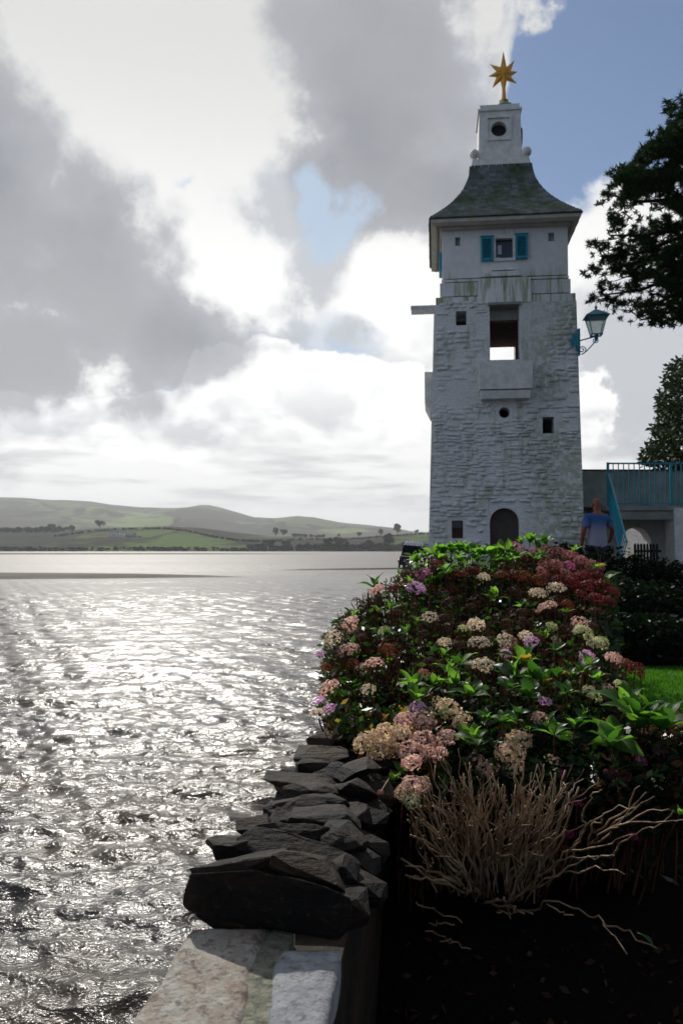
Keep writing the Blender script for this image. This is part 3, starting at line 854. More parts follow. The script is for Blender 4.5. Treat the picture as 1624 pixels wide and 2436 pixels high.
# beam, side box
a, b, c, d = rectpx(978, 730, 1034, 746, .5)
MB().box(a, b + .3, .42, .60, c, d).box(a - .012, b, .40, .62, d - .035, d + .012).build('beam', M['trim'], tower)
a, b, c, d = rectpx(1010, 889, 1030, 986, .9)
MB().add([(a, .7, c + .25), (a, .7, d), (b + .2, .7, d), (b + .2, .7, c), (a + .12, .7, c), (a, 1.9, c + .25), (a, 1.9, d), (b + .2, 1.9, d), (b + .2, 1.9, c), (a + .12, 1.9, c)],
         [(0, 1, 2, 3, 4), (9, 8, 7, 6, 5), (0, 5, 6, 1), (1, 6, 7, 2), (2, 7, 8, 3), (3, 8, 9, 4), (4, 9, 5, 0)]).build('oriel', M['trim'], tower)
a = tl(1046, 607, .7)
MB().box(a[0] - .02, a[0] + .1, .7, 1.2, a[1] - .35, a[1] + .06).build('shutter', M['teal'], tower)

# cornice + soffit + concave slate roof
eL, eZ = tl(1024, 519, -.02); eR, eZ2 = tl(1380, 505, -.02)
uc = (eL + eR) / 2; EH = (eR - eL) / 2; eZ = (eZ + eZ2) / 2; vc = -.02 + EH
tz = tl(1200, 392, vc - .66)[1]; TH = .66
VCC = vc
at_l, at_r = tl(1052, 560, .32)[0], tl(1349, 560, .32)[0]
print('tower', uL0, uR0, DEP, 'eave', uc, EH, eZ, 'top', tz, 'centre v', vc, VC)
wz = tl(1200, 538, .32)[1]
sf = MB()
h1 = (at_r - at_l) / 2 + .01; um = (at_l + at_r) / 2
prof = [(h1 + .0, wz - .06), (h1 + .05, wz - .05), (h1 + .06, wz + .02), (EH - .10, eZ - .14), (EH - .02, eZ - .10), (EH, eZ - .09), (EH, eZ - .01)]


def ringz(h, z, cx): return [(cx - h, VCC - h, z), (cx + h, VCC - h, z), (cx + h, VCC + h, z), (cx - h, VCC + h, z)]


for i, (h, z) in enumerate(prof): sf.v += ringz(h, z, um + (uc - um) * i / (len(prof) - 1))
for i in range(len(prof) - 1): sf.f += [(i * 4 + k, i * 4 + (k + 1) % 4, i * 4 + 4 + (k + 1) % 4, i * 4 + 4 + k) for k in range(4)]
sf.f.append((0, 1, 2, 3))
sf.build('eave', M['soffit'], tower)


def rhw(s): return TH + (EH + .03 - TH) * (1 - s) ** 1.85


def rz(s): return eZ + (tz - eZ) * s


rm = MB(); NS = 14
for i in range(NS + 1): rm.v += ringz(rhw(i / NS) - .02, rz(i / NS) - .015, uc)
for i in range(NS): rm.f += [(i * 4 + k, i * 4 + (k + 1) % 4, i * 4 + 4 + (k + 1) % 4, i * 4 + 4 + k) for k in range(4)]
rm.f += [(0, 1, 2, 3), tuple(NS * 4 + k for k in range(4))]
roof = rm.build('roof', M['slateund'], tower)
tile = MB().box(-.5, .5, -.014, .014, -.5, .58); tile_me = tile.mesh('slate', M['slate'])
# rows by arc length
ss = np.linspace(0, 1, 400); P = np.array([(rhw(s), rz(s)) for s in ss]); L = np.concatenate([[0], np.cumsum(np.hypot(*np.diff(P, axis=0).T))])
ROW = L[-1] / 25; st = MB(); cnt = 0; r = random.Random(5)
tiles = []
for face in range(4):
    for i in range(25):
        l0 = i * ROW; s0 = np.interp(l0, L, ss); s1 = np.interp(min(l0 + ROW, L[-1]), L, ss)
        h0, z0, h1_, z1 = rhw(s0), rz(s0), rhw(s1), rz(s1)
        tilt = math.atan2(h0 - h1_, z1 - z0); hw = h0; u = -hw; off = (i % 2) * .07
        while u < hw - .02:
            w_ = r.uniform(.12, .17) if u > -hw else .08 + off
            w_ = min(w_, hw - u)
            x = u + w_ / 2; k = min(1, (hw - abs(x)) / .2)
            Mx = Matrix.Translation((uc, VCC, 0)) @ Matrix.Rotation(face * PI / 2, 4, 'Z') @ Matrix.Translation((x * (h0 + h1_) / 2 / h0, -(h0 + h1_) / 2 - .012 + r.uniform(-.006, .006), (z0 + z1) / 2)) \
                @ Matrix.Rotation(-tilt + .17 + r.uniform(-.02, .02), 4, 'X') @ Matrix.Diagonal((w_ * .93, 1, ROW * r.uniform(1.0, 1.06), 1))
            tiles.append((face, Mx)); u += w_
cnt = 0
for face, Mx in tiles:
    if face == 0 and cnt < 300:
        o = link('slate', tile_me, roof); o.matrix_local = Mx; cnt += 1
    else: st.add([Mx @ v.co for v in tile_me.vertices], [tuple(p.vertices) for p in tile_me.polygons])
st.build('slating', M['slate'], roof, kind='stuff')

# lantern plinth
pu = uc; b0 = tz


def cbox(h0, h1_, z0, z1): return MB().frustum((pu - h0, pu + h0, vc - h0, vc + h0), (pu - h1_, pu + h1_, vc - h1_, vc + h1_), z0, z1)


def zz(y, h): return tl(1200, y, vc - h)[1]


zb1 = zz(374, .64); zb2 = zz(352, .5); zt = zz(262, .47); zt2 = zz(249, .45)
cbox(.66, .62, tz - .05, zb1).build('plinth_step', M['trim'], tower)
cbox(.50, .48, zb1, zb2).build('plinth_step', M['trim'], tower)
sol = cbox(.475, .455, zb2, zt).mesh('plinth'); ct = MB()
ocu, ocz = pu - .02, zz(306, .46)
cc = [(ocu + .175 * math.cos(t), ocz + .175 * math.sin(t)) for t in np.linspace(0, 2 * PI, 25)[:-1]]
ct.prism(cc, lambda p: (p[0], vc - .8, p[1]), lambda p: (p[0], vc - .2, p[1]))
ct.prism([(vc + (p[0] - ocu), p[1]) for p in cc], lambda p: (pu + .2, p[0], p[1]), lambda p: (pu + .8, p[0], p[1]))
bw = boolean(sol, ct.mesh('cut'), 'plinth'); bw.materials.clear(); bw.materials.append(M['trim']); link('plinth', bw, tower)
MB().box(pu - .3, pu + .3, vc - .3, vc + .3, zb2 + .05, zt - .05).build('lamp_room', M['dark'], tower)  # solid near-black block stands for the unlit inside of the round opening
sq = MB(); q = .27
for (x0, x1, z0, z1) in ((-q, q, -q, -q + .025), (-q, q, q - .025, q), (-q, -q + .025, -q + .026, q - .026), (q - .025, q, -q + .026, q - .026)): sq.box(ocu + x0, ocu + x1, vc - .50, vc - .44, ocz + z0, ocz + z1)
sq.build('panel_moulding', M['trim'], tower)
MB().prism([(vc + .2 * math.cos(t), ocz + .22 * math.sin(t)) for t in np.linspace(0, 2 * PI, 21)[:-1]], lambda p: (pu + .44, p[0], p[1]), lambda p: (pu + .53, p[0], p[1])).build('side_louvre', M['slateund'], tower)
cbox(.49, .49, zt, zt + .05).build('cornice', M['trim'], tower)
cbox(.44, .44, zt + .05, zt2 + .02).build('cornice', M['trim'], tower)
ballm = MB().lathe([(0.001, -.11)] + [(.11 * math.cos(t), .11 * math.sin(t)) for t in np.linspace(-1.4, 1.4, 9)] + [(0.001, .11)], 14).lathe([(.05, -.17), (.04, -.1)], 10).mesh('ball', M['trim'], True)
for sx in (-1, 1):
    for sy in (-1, 1): link('ball', ballm, tower, (pu + sx * .575, vc + sy * .575, zb1 + .13))
su, sz = tl(1197, 176, vc)
dm_ = MB().lathe([(.24, 0), (.24, .07), (.20, .13), (.13, .18), (.06, .21), (.05, .22)], 20, (su, vc - .1, zt2 + .02)).build('dome_cap', M['verdi'], tower, smooth=True)
zs = zt2 + .17
MB().lathe([(.05, 0), (.05, .10), (.11, .16), (.06, .19), (.06, .21)], 12, (su, vc, zs)).build('star_socket', M['gold'], tower)
# eight pointed star
k = 1 / FPX * (17 + vc)
pts = []
outer = {0: 34, 45: 43, 90: 58, 135: 43, 180: 37, 225: 44, 270: 62, 315: 42}
for i in range(8):
    an = i * 45; ro = outer[an] * k; th = R(an + 6 if an not in (90, 270) else an)
    pts.append((math.cos(th) * ro, math.sin(th) * ro)); th2 = R(an + 22.5); pts.append((math.cos(th2) * 19 * k, math.sin(th2) * 19 * k))
n = len(pts); vs = [(su + p[0], vc, sz + p[1]) for p in pts] + [(su, vc - .07, sz), (su, vc + .07, sz)]
fs = [(i, (i + 1) % n, n) for i in range(n)] + [((i + 1) % n, i, n + 1) for i in range(n)]
MB().add(vs, fs).build('star', M['gold'], tower)
MB().tube([(su, vc, zs + .18), (su, vc, sz - 20 * k)], [.055, .03], 8).build('star_stem', M['gold'], tower)

# ------------------------------------------------------------------ wall lantern on the tower corner
lan_u, lan_z = tl(1417, 773, .25)
lan = thing('wall_lantern', 'teal street lantern on a scrolled bracket high on the tower corner', 'lantern', (0, 0, 0), TROT)
lan.location = TO.copy(); lan.location.z = TB
ew = tl(1374, 800, .08)[0]
sp_ = []
pcu, pcz = tl(1375, 811, .08)
for i in range(8):
    t1 = PI / 2 + i * PI / 8 * 1.0
for i in range(9):
    th = PI / 2 + i * PI / 8
    ro = .24 if i % 2 == 0 else .12
    sp_.append((pcu + ro * math.cos(th), pcz + ro * 1.0 * math.sin(th)))
MB().prism(sp_, lambda p: (p[0], .02, p[1]), lambda p: (p[0], .05, p[1])).build('star_plate', M['teal'], lan)
MB().box(ew - .01, ew + .035, .03, .16, pcz - .3, pcz + .25).build('bracket_post', M['teal'], lan)
lb = tl(1415, 798, .25)
MB().tube([(ew, .1, pcz + .0), (lb[0] + .05, .2, lb[1] - .02)], .014, 6).build('bracket_arm', M['teal'], lan)


def spiral(c, r0, turns, a0, s=1, n=22): return [(c[0] + r0 * (1 - .8 * i / n) * math.cos(a0 + s * turns * 2 * PI * i / n), .15, c[1] + r0 * (1 - .8 * i / n) * math.sin(a0 + s * turns * 2 * PI * i / n)) for i in range(n + 1)]


arcp = [(ew + .07 + (lb[0] - ew - .07) * t, .15, pcz - .27 + (.30) * t ** 1.4) for t in np.linspace(0, 1, 9)]
MB().tube(arcp, .012, 6).tube(spiral((ew + .09, pcz - .17), .085, 1.6, -PI / 2, 1), .011, 5).tube(spiral((lb[0] - .02, pcz + .02), .06, 1.5, 0, -1), .010, 5).build('scroll', M['teal'], lan)
x, z0_ = lan_u, lan_z
zb = tl(1417, 797, .25)[1]; ze = tl(1417, 756, .25)[1]; za = tl(1417, 738, .25)[1]; zf = tl(1417, 726, .25)[1]
MB().tube([(x, .25, zb - .12), (x, .25, zb)], [.03, .05], 8).build('socket', M['teal'], lan)
fr = MB(); hb_, ht = .10, .185
for sx in (-1, 1):
    for sy in (-1, 1): fr.tube([(x + sx * hb_, .25 + sy * hb_, zb), (x + sx * ht, .25 + sy * ht, ze)], .013, 4)
for h, z in ((hb_, zb), (ht, ze)):
    fr.box(x - h - .015, x + h + .015, .25 - h - .015, .25 - h + .01, z - .012, z + .012).box(x - h - .015, x + h + .015, .25 + h - .01, .25 + h + .015, z - .012, z + .012)
    fr.box(x - h - .015, x - h + .01, .25 - h, .25 + h, z - .011, z + .011).box(x + h - .01, x + h + .015, .25 - h, .25 + h, z - .011, z + .011)
fr.rot = 0
fo = fr.build('lamp_frame', M['teal'], lan)
MG = bpy.data.materials.new('lantern_glass'); MG.use_nodes = True; g = NT(MG.node_tree)
gb = g.n('ShaderNodeBsdfTransparent'); gb.inputs[0].default_value = (.86, .9, .9, 1); tb = g.n('ShaderNodeBsdfTranslucent'); tb.inputs[0].default_value = (.6, .65, .63, 1)
gm = g.n('ShaderNodeMixShader'); gm.inputs[0].default_value = .45; g.put(gm.inputs[1], gb.outputs[0]); g.put(gm.inputs[2], tb.outputs[0]); g.put(MG.node_tree.nodes['Material Output'].inputs[0], gm.outputs[0])
for i in range(4):
    a0 = i * PI / 2; Mx = Matrix.Translation((x, .25, 0)) @ Matrix.Rotation(a0, 4, 'Z')
    MB().add([Mx @ Vector(p) for p in ((-hb_, -hb_, zb), (hb_, -hb_, zb), (ht, -ht, ze), (-ht, -ht, ze))], [(0, 1, 2, 3)]).build('glass_pane', MG, lan)
ro = MB().frustum((x - .245, x + .245, .25 - .245, .25 + .245), (x - .045, x + .045, .25 - .045, .25 + .045), ze + .012, za).build('lamp_roof', M['teal'], lan)
MB().lathe([(.03, 0), (.02, .03), (.035, .06), (.01, .1), (.004, .16)], 8, (x, .25, za)).build('finial', M['teal'], lan)
for o in list(lan.children):
    if o.name.startswith(('lamp_', 'glass')): pass

# ================================================================== terrain on the garden side
def wallx(Y, a): return 0.114 * Y - 0.68 + a


def gz(X, Y):
    """garden ground height"""
    pts = [(-20, -2.3), (2.2, -2.3), (3.1, -2.15), (4.0, -1.75), (5.5, -1.72), (7.5, -1.6), (9, -1.3), (12, -1.15), (14.2, -.98), (60, -.95)]
    z = interp(pts, Y)
    t = min(1, max(0, (X - .29 * Y - .05) / .35)); t = t * t * (3 - 2 * t); k = interp([(5.0, 0), (5.8, 1), (9, 1), (9.5, 0)], Y)
    z = z + (-1.25 - z) * t * k
    z += .04 * noise.noise(Vector((X * 1.3, Y * 1.3, 0))) + .12 * noise.noise(Vector((X * .2, Y * .2, 5)))
    return z


def f_ground(N, b):
    p = geo(N); sep = N.n('ShaderNodeSeparateXYZ'); N.put(sep.inputs[0], p)
    g = N.mix(N.noise(p, 18, 5, 0.7), (0.035, 0.09, 0.012), (0.05, 0.12, 0.02))
    s = N.mix(N.noise(p, 12, 5, 0.6), (0.009, 0.007, 0.005), (0.004, 0.0035, 0.003))
    e = N.math('ADD', N.math('MULTIPLY', sep.outputs[1], 0.30), N.math('MULTIPLY', N.math('SUBTRACT', N.noise(p, 1.2, 3, .5), .5), .6))
    m = N.math('MULTIPLY', N.ramp(N.math('SUBTRACT', sep.outputs[0], e), .02, .10), N.ramp(sep.outputs[1], 5.4, 5.7))
    m = N.math('MULTIPLY', m, N.ramp(sep.outputs[1], 8.6, 8.4)); N.put(b.inputs['Base Color'], N.mix(m, s, g)); bump(N, b, N.noise(p, 30, 5, .6), .03, .8)


M['ground'] = mat('garden_ground', (0.05, 0.08, 0.02), 0.95, f_ground, spec=0.05)
vs = []; nX, nY = 90, 110
ys = np.concatenate([np.linspace(-14, 2, 10), np.linspace(2.3, 16, 72), np.linspace(17, 60, 28)])
for Y in ys:
    for i in range(nX):
        t = i / (nX - 1); X = wallx(Y, .35) + (t ** 1.6) * 60
        vs.append((X, Y, gz(X, Y)))
fs = [(j * nX + i, j * nX + i + 1, (j + 1) * nX + i + 1, (j + 1) * nX + i) for j in range(len(ys) - 1) for i in range(nX - 1)]
raw('ground', vs, fs, M['ground'], smooth=True, kind='structure')
# grass on the open lawn
M['grass'] = leafmat('grass_blades', (0.035, 0.11, 0.012), (0.10, 0.30, 0.02), 0.5, 0.5)
r = np.random.default_rng(8); n = 42000
Yg = r.uniform(5.6, 8.6, n); Xg = r.uniform(0.32, .55, n) * Yg + r.uniform(-.05, .3, n)
gv = np.zeros((n, 3, 3)); th = r.uniform(0, 2 * PI, n); hh = r.uniform(.02, .05, n); w_ = .004 + .002 * r.random(n)
zg = np.array([gz(a, b_) for a, b_ in zip(Xg, Yg)])
gv[:, 0] = np.stack([Xg - w_ * np.cos(th), Yg - w_ * np.sin(th), zg], 1); gv[:, 1] = np.stack([Xg + w_ * np.cos(th), Yg + w_ * np.sin(th), zg], 1)
gv[:, 2] = np.stack([Xg + r.normal(0, .018, n), Yg + r.normal(0, .018, n), zg + hh], 1)
raw('grass', gv.reshape(-1, 3), np.arange(n * 3).reshape(-1, 3), M['grass'], kind='stuff')

# ================================================================== sea wall with slabs and rough stones
swall = thing('sea_wall', 'dry stone sea wall with flat coping slab and jagged upright slates above the water', 'wall', (0, 0, -1.4))
SZ = 1.4


def wl(a, b, z):
    """wall coordinates: a across from the water edge, b along"""
    return Vector((0.114 * b - 0.68 + a, b, z + SZ))


mb = MB()
for (b0_, b1_) in ((-3, 2.45), (2.45, 30)):
    top = -1.115 if b0_ < 0 else -1.10
    mb.add([wl(.03, b0_, -4.2), wl(.42, b0_, -4.2), wl(.42, b1_, -4.2), wl(.03, b1_, -4.2), wl(.03, b0_, top), wl(.42, b0_, top), wl(.42, b1_, top), wl(.03, b1_, top)],
           [(3, 2, 1, 0), (4, 5, 6, 7), (0, 1, 5, 4), (1, 2, 6, 5), (2, 3, 7, 6), (3, 0, 4, 7)])
M['slab'] = mat('lichened_slab', (0.4, 0.38, 0.33), 0.85)
M['slabg'] = mat('grey_slab', (0.4, 0.42, 0.44), 0.8)


def f_slab(c1, c2, c3, k):
    def f(N, b):
        p = geo(N)
        c = N.mix(N.ramp(N.noise(p, 9 * k, 6, .65), .35, .65), c1, c2)
        blot = N.ramp(N.noise(p, 11 * k, 7, .7), .52, .60)
        c = N.mix(N.math('MULTIPLY', blot, .8), c, c3)
        c = N.mix(N.math('MULTIPLY', N.ramp(N.noise(p, 42, 6, .7), .54, .62), .7), c, (.12, .10, .085))
        N.put(b.inputs['Base Color'], c)
        n1 = bump(N, None, N.noise(p, 12, 8, .65), .035, 1.0)
        bump(N, b, N.noise(p, 90, 5, .65), .004, .9, n1)
    return f


M['slab'] = mat('lichened_slab', (0.4, 0.38, 0.33), 0.8, f_slab((.40, .39, .34), (.31, .25, .20), (.12, .08, .06), 1.5))
M['slabg'] = mat('grey_slab', (0.4, 0.42, 0.44), 0.75, f_slab((.33, .345, .36), (.20, .205, .22), (.40, .40, .40), .9))
M['mortar'] = mat('old_mortar', (0.25, 0.25, 0.19), 0.9, f_slab((.27, .27, .20), (.16, .16, .12), (.09, .09, .07), 2.5))
mb.build('wall_core', M['rock'], swall)


def slab(name, A0, A1, B0, B1, ztop, th, m, seed, dome=.012, nb=60, na=14):
    """worn slab: wobbly edges, rounded rim, gently uneven top"""
    vs = []
    for j in range(nb + 1):
        for i in range(na + 1):
            t = i / na; s = j / nb; b = B0 + (B1 - B0) * s
            a0 = A0(b) + .010 * noise.noise(Vector((b * 6, seed, 0))); a1 = A1(b) + .010 * noise.noise(Vector((b * 6, seed + 3, 0)))
            a = a0 + (a1 - a0) * t
            e = min(t * (a1 - a0), (1 - t) * (a1 - a0), s * (B1 - B0), (1 - s) * (B1 - B0))
            z = ztop - dome * max(0, 1 - e / .018) ** 2 + .007 * noise.noise(Vector((a * 9, b * 9, seed))) + .002 * noise.noise(Vector((a * 40, b * 40, seed)))
            vs.append(wl(a, b, z))
    W_ = na + 1
    fs = [(j * W_ + i, j * W_ + i + 1, (j + 1) * W_ + i + 1, (j + 1) * W_ + i) for j in range(nb) for i in range(na)]
    rim = [i for i in range(W_)] + [j * W_ + na for j in range(1, nb + 1)] + [nb * W_ + i for i in range(na - 1, -1, -1)] + [j * W_ for j in range(nb - 1, 0, -1)]
    o = len(vs)
    for k in rim: v = vs[k]; vs.append(Vector((v.x, v.y, v.z - th)))
    n = len(rim); fs += [(rim[(k + 1) % n], rim[k], o + k, o + (k + 1) % n) for k in range(n)]
    return raw(name, vs, fs, m, swall, smooth=True)


j0 = lambda b: interp([(0, .20), (1.5, .225), (1.9, .245), (2.1, .215), (2.4, .2)], b)
j1 = lambda b: interp([(0, .27), (1.5, .285), (1.9, .30), (2.1, .27), (2.4, .26)], b)
slab('coping_slab', lambda b: 0.0, lambda b: j0(b), .2, 2.34, -1.05, .07, M['slab'], 2.0)
slab('coping_slab', lambda b: j1(b), lambda b: .43, .2, 2.22, -1.052, .07, M['slabg'], 5.0)
slab('mortar_joint', lambda b: j0(b) - .02, lambda b: j1(b) + .02, .2, 2.35, -1.061, .05, M['mortar'], 8.0, dome=.0)
slab('coping_slab', lambda b: 0.0, lambda b: .43, -1.4, .185, -1.05, .07, M['slab'], 12.0)


def hull_rock(seed, n=16, sub=0, rough=.06, box=(1, 1, 1)):
    r = random.Random(seed); bm_ = bmesh.new()
    for _ in range(n):
        p = Vector([r.uniform(-1, 1) for _ in range(3)]); m_ = max(abs(c) for c in p); p /= m_; p *= r.uniform(.8, 1)
        k = 1 - .5 * abs(p.x) ** 3; bm_.verts.new((p.x * .5 * box[0], p.y * .5 * box[1] * k, p.z * .5 * box[2] * k))
    res = bmesh.ops.convex_hull(bm_, input=bm_.verts)
    bmesh.ops.delete(bm_, geom=[g for g in set(res['geom_interior'] + res['geom_unused']) if isinstance(g, bmesh.types.BMVert)], context='VERTS')
    if sub:
        bmesh.ops.bevel(bm_, geom=bm_.edges[:] + bm_.verts[:], offset=.02 * min(box), segments=1, affect='EDGES')
        bmesh.ops.triangulate(bm_, faces=bm_.faces)
        bmesh.ops.subdivide_edges(bm_, edges=bm_.edges, cuts=sub, use_grid_fill=True)
        for v in bm_.verts:
            q = v.co * 9 + Vector((seed, 0, 0)); v.co += Vector((noise.noise(q), noise.noise(q + Vector((5, 5, 5))), noise.noise(q + Vector((9, 1, 4))))) * rough * min(box)
            q = v.co * 34; v.co.z += noise.noise(q) * rough * .4 * min(box); lay = noise.noise(Vector((v.co.x * 5, seed, v.co.z * 60))); v.co.y += lay * rough * .6 * min(box)
    bmesh.ops.recalc_face_normals(bm_, faces=bm_.faces)
    me = bpy.data.meshes.new('stone'); bm_.to_mesh(me); bm_.free(); me.materials.append(M['rock']); return me


# near stones: (left px, right px, top px, bottom px, depth, thickness along wall, tilt)
STN = [(432, 838, 2098, 2232, 2.28, .15, 4), (452, 700, 2030, 2110, 2.62, .16, -3), (560, 845, 2012, 2080, 2.74, .20, 12), (640, 845, 2062, 2140, 2.50, .18, 15), (478, 660, 2006, 2060, 2.80, .2, 2),
       (557, 640, 1950, 2000, 3.02, .16, -6), (600, 800, 1968, 2030, 2.92, .16, 5), (690, 862, 1938, 1990, 3.06, .20, 3), (640, 760, 1940, 1975, 3.14, .2, -8),
       (628, 822, 1903, 1968, 3.22, .18, -4), (622, 815, 1852, 1905, 3.50, .2, 10), (660, 850, 1878, 1925, 3.36, .2, 6), (695, 832, 1790, 1822, 3.95, .24, -1), (700, 780, 1812, 1862, 3.80, .2, 5), (745, 845, 1822, 1875, 3.70, .22, 2),
       (800, 905, 1828, 1870, 3.62, .30, -10), (790, 900, 1862, 1930, 3.42, .26, 8), (728, 812, 1748, 1792, 4.25, .26, 0), (756, 842, 1738, 1785, 4.5, .25, 4), (790, 880, 1925, 1985, 3.16, .26, -5), (760, 872, 1985, 2060, 2.86, .26, 6), (770, 860, 2050, 2120, 2.62, .2, 10)]
for i, (x0, x1, y0, y1, Y, th, tilt) in enumerate(STN):
    a = at(x0, y0, Y); b = at(x1, y1, Y); w_ = b.x - a.x; h = a.z - b.z
    me = hull_rock(40 + i, 15, 2, .09, (w_ * 1.12, th * 1.15, h * 1.25)); me.polygons.foreach_set('use_smooth', [False] * len(me.polygons))
    o = link('stone', me, swall, ((a.x + b.x) / 2, Y + th * .3, (a.z + b.z) / 2 + SZ)); o.rotation_euler = (R(random.uniform(-20, 4)), R(tilt), R(-5 + random.uniform(-9, 9)))
r = random.Random(21); vrk = [hull_rock(90 + k, 14) for k in range(7)]
b = 2.5
extra = MB()


def wall_stone(loc, sc, rot, part):
    me = r.choice(vrk)
    if part:
        o = link('stone', me, swall, loc); o.scale = sc; o.rotation_euler = rot
    else:
        from mathutils import Euler
        Mx = Matrix.Translation(loc) @ Euler(rot).to_matrix().to_4x4() @ Matrix.Diagonal((*sc, 1))
        extra.add([Mx @ v.co for v in me.vertices], [tuple(q.vertices) for q in me.polygons])


while b < 16.6:     # the rest of the cock-and-hen coping
    for a_ in (.10, .24, .36):
        wall_stone(wl(a_ + r.uniform(-.03, .03), b + r.uniform(-.05, .05), -1.10), (r.uniform(.24, .34), r.uniform(.15, .26), r.uniform(.12, .2)), (r.uniform(-.3, .3), r.uniform(-.25, .25), r.uniform(-.4, .4)), b < 5)
    b += r.uniform(.16, .24)
# facing stones on the seaward side
row = 0; z = -1.2; nf = 0
while z > -3.2:
    b = 1.2 + (row % 2) * .2
    while b < 17:
        L_ = r.uniform(.25, .6); wall_stone(wl(.04, b + L_ / 2, z), (.14, L_ * 1.02, r.uniform(.15, .2)), (0, 0, r.uniform(-.08, .08)), b < 6); b += L_; nf += 1
    z -= .165; row += 1
extra.build('rubble', M['rock'], swall, kind='stuff')
print('wall stones', len([o for o in swall.children if o.name.startswith('stone')]))

# ================================================================== footbridge, railing, arch, column
TGZ = -0.98                                              # terrace level


def quad_wall(mb, x0, y0, x1, y1, Y, d): 
    a = at(x0, y1, Y); b = at(x1, y0, Y); mb.box(a.x, b.x, Y, Y + d, a.z, b.z); return mb


br = thing('footbridge', 'grey concrete raised walkway with solid parapet joining the right side of the tower', 'bridge', (6.5, 18.0, TGZ))


def brb(name, x0, y0, x1, y1, Y, d, m, par=None, base=None):
    a = at(x0, y1, Y); b = at(x1, y0, Y)
    p = par or br; o = MB().box(a.x, b.x, Y, Y + d, a.z, b.z).build(name, m, p); o.location = (-6.5, -18.0, -TGZ); return o


YB = 18.0
brb('parapet', 1360, 1118, 1900, 1206, YB + .9, .25, M['concrete'])
brb('parapet_cap', 1360, 1116.5, 1900, 1119, YB + .85, .35, M['slateund'])
brb('deck', 1440, 1204, 1900, 1214, YB - .15, 1.5, M['concrete'])
brb('beam', 1462, 1215, 1900, 1236, YB - .1, .35, M['concrete'])
brb('column', 1607, 1208, 1690, 1480, YB - .18, .5, M['trim'])
brb('underside', 1380, 1207, 1900, 1209, YB + .3, 2.8, M['slateund'])
# back wall with arched opening under the walkway
Yw = 20.6
a = at(1380, 1500, Yw); b = at(1900, 1206, Yw); ac_ = at(1512, 1300, Yw); rr = (at(1548, 1300, Yw).x - at(1477, 1300, Yw).x) / 2; top = at(1512, 1255, Yw).z
sol = MB().box(a.x, b.x, Yw, Yw + .5, -1.4, b.z).mesh('arch_wall'); ct = MB()
pl = [(ac_.x - rr, -2), (ac_.x + rr, -2)] + [(ac_.x + rr * math.cos(t), top - rr + rr * math.sin(t)) for t in np.linspace(0, PI, 15)]
ct.prism(pl, lambda p: (p[0], Yw - .5, p[1]), lambda p: (p[0], Yw + 1, p[1]))
bw = boolean(sol, ct.mesh('cut'), 'arch_wall'); bw.materials.clear(); bw.materials.append(M['trim'])
o = link('arch_wall', bw, br); o.location = (-6.5, -18.0, -TGZ)
fw = thing('garden_wall', 'pale sunlit wall seen through the arch under the walkway', 'wall', (7.5, 23.5, -1.2))
o = MB().box(5, 12, 23.4, 23.7, -1.3, .75).build('wall', M['trim'], fw); o.location = (-7.5, -23.5, 1.2)
# railing along the walkway
rl = thing('railing', 'teal metal railing of upright bars in front of the concrete walkway parapet', 'railing', (at(1446, 1204, YB - .1).x, YB - .1, at(1446, 1204, YB - .1).z))
x0 = 0; zt_ = at(1446, 1102, YB - .1).z - rl.location.z; dx = at(1458.4, 1204, YB).x - at(1446, 1204, YB).x
nb = 26
MB().box(-.02, nb * dx, -.02, .02, zt_ - .02, zt_ + .012).build('top_rail', M['teal'], rl)
MB().box(-.02, nb * dx, -.015, .015, .04, .065).build('bottom_rail', M['teal'], rl)
bm1 = MB().box(-.009, .009, -.009, .009, .066, zt_ - .021).mesh('bar', M['teal']); pm = MB().box(-.024, .024, -.024, .024, -.02, zt_ + .02).mesh('post', M['teal'])
for i in range(nb + 1):
    if i % 12 == 0: link('post', pm, rl, (i * dx, 0, 0))
    else: link('bar', bm1, rl, (i * dx, 0, 0))
# stair railing running down toward the lawn, seen almost end on
srl = thing('stair_railing', 'teal stair handrail sloping down steeply toward the lawn beside the man', 'railing', (at(1450, 1204, YB - .15).x, YB - .2, TGZ))
p0 = at(1447, 1128, YB - .2); p1 = at(1490, 1290, 14.9)
off = Vector(srl.location)
MB().tube([p0 - off, p1 - off], .022, 6).build('handrail', M['teal'], srl)
q0 = at(1447, 1203, YB - .2); q1 = at(1478, 1330, 14.9)
MB().tube([q0 - off, q1 - off], .02, 6).build('lower_rail', M['teal'], srl)
nbar = 20
for i in range(nbar + 1):
    t = i / nbar; A = p0.lerp(p1, t) - off; B_ = q0.lerp(q1, t) - off
    MB().tube([A, B_], .012, 5).build('bar', M['teal'], srl)
# steps below it
stp = thing('staircase', 'concrete steps leading down from the walkway behind the man', 'stairs', (p1.x + .3, 16.4, TGZ))
for i in range(8):
    h = (i + 1) * .2; y = 15.4 + i * .3
    o = MB().box(-1.0, -.42, y - 16.4, y - 16.4 + .3, 0, min(h, 1.7)).build('step', M['concrete'], stp)
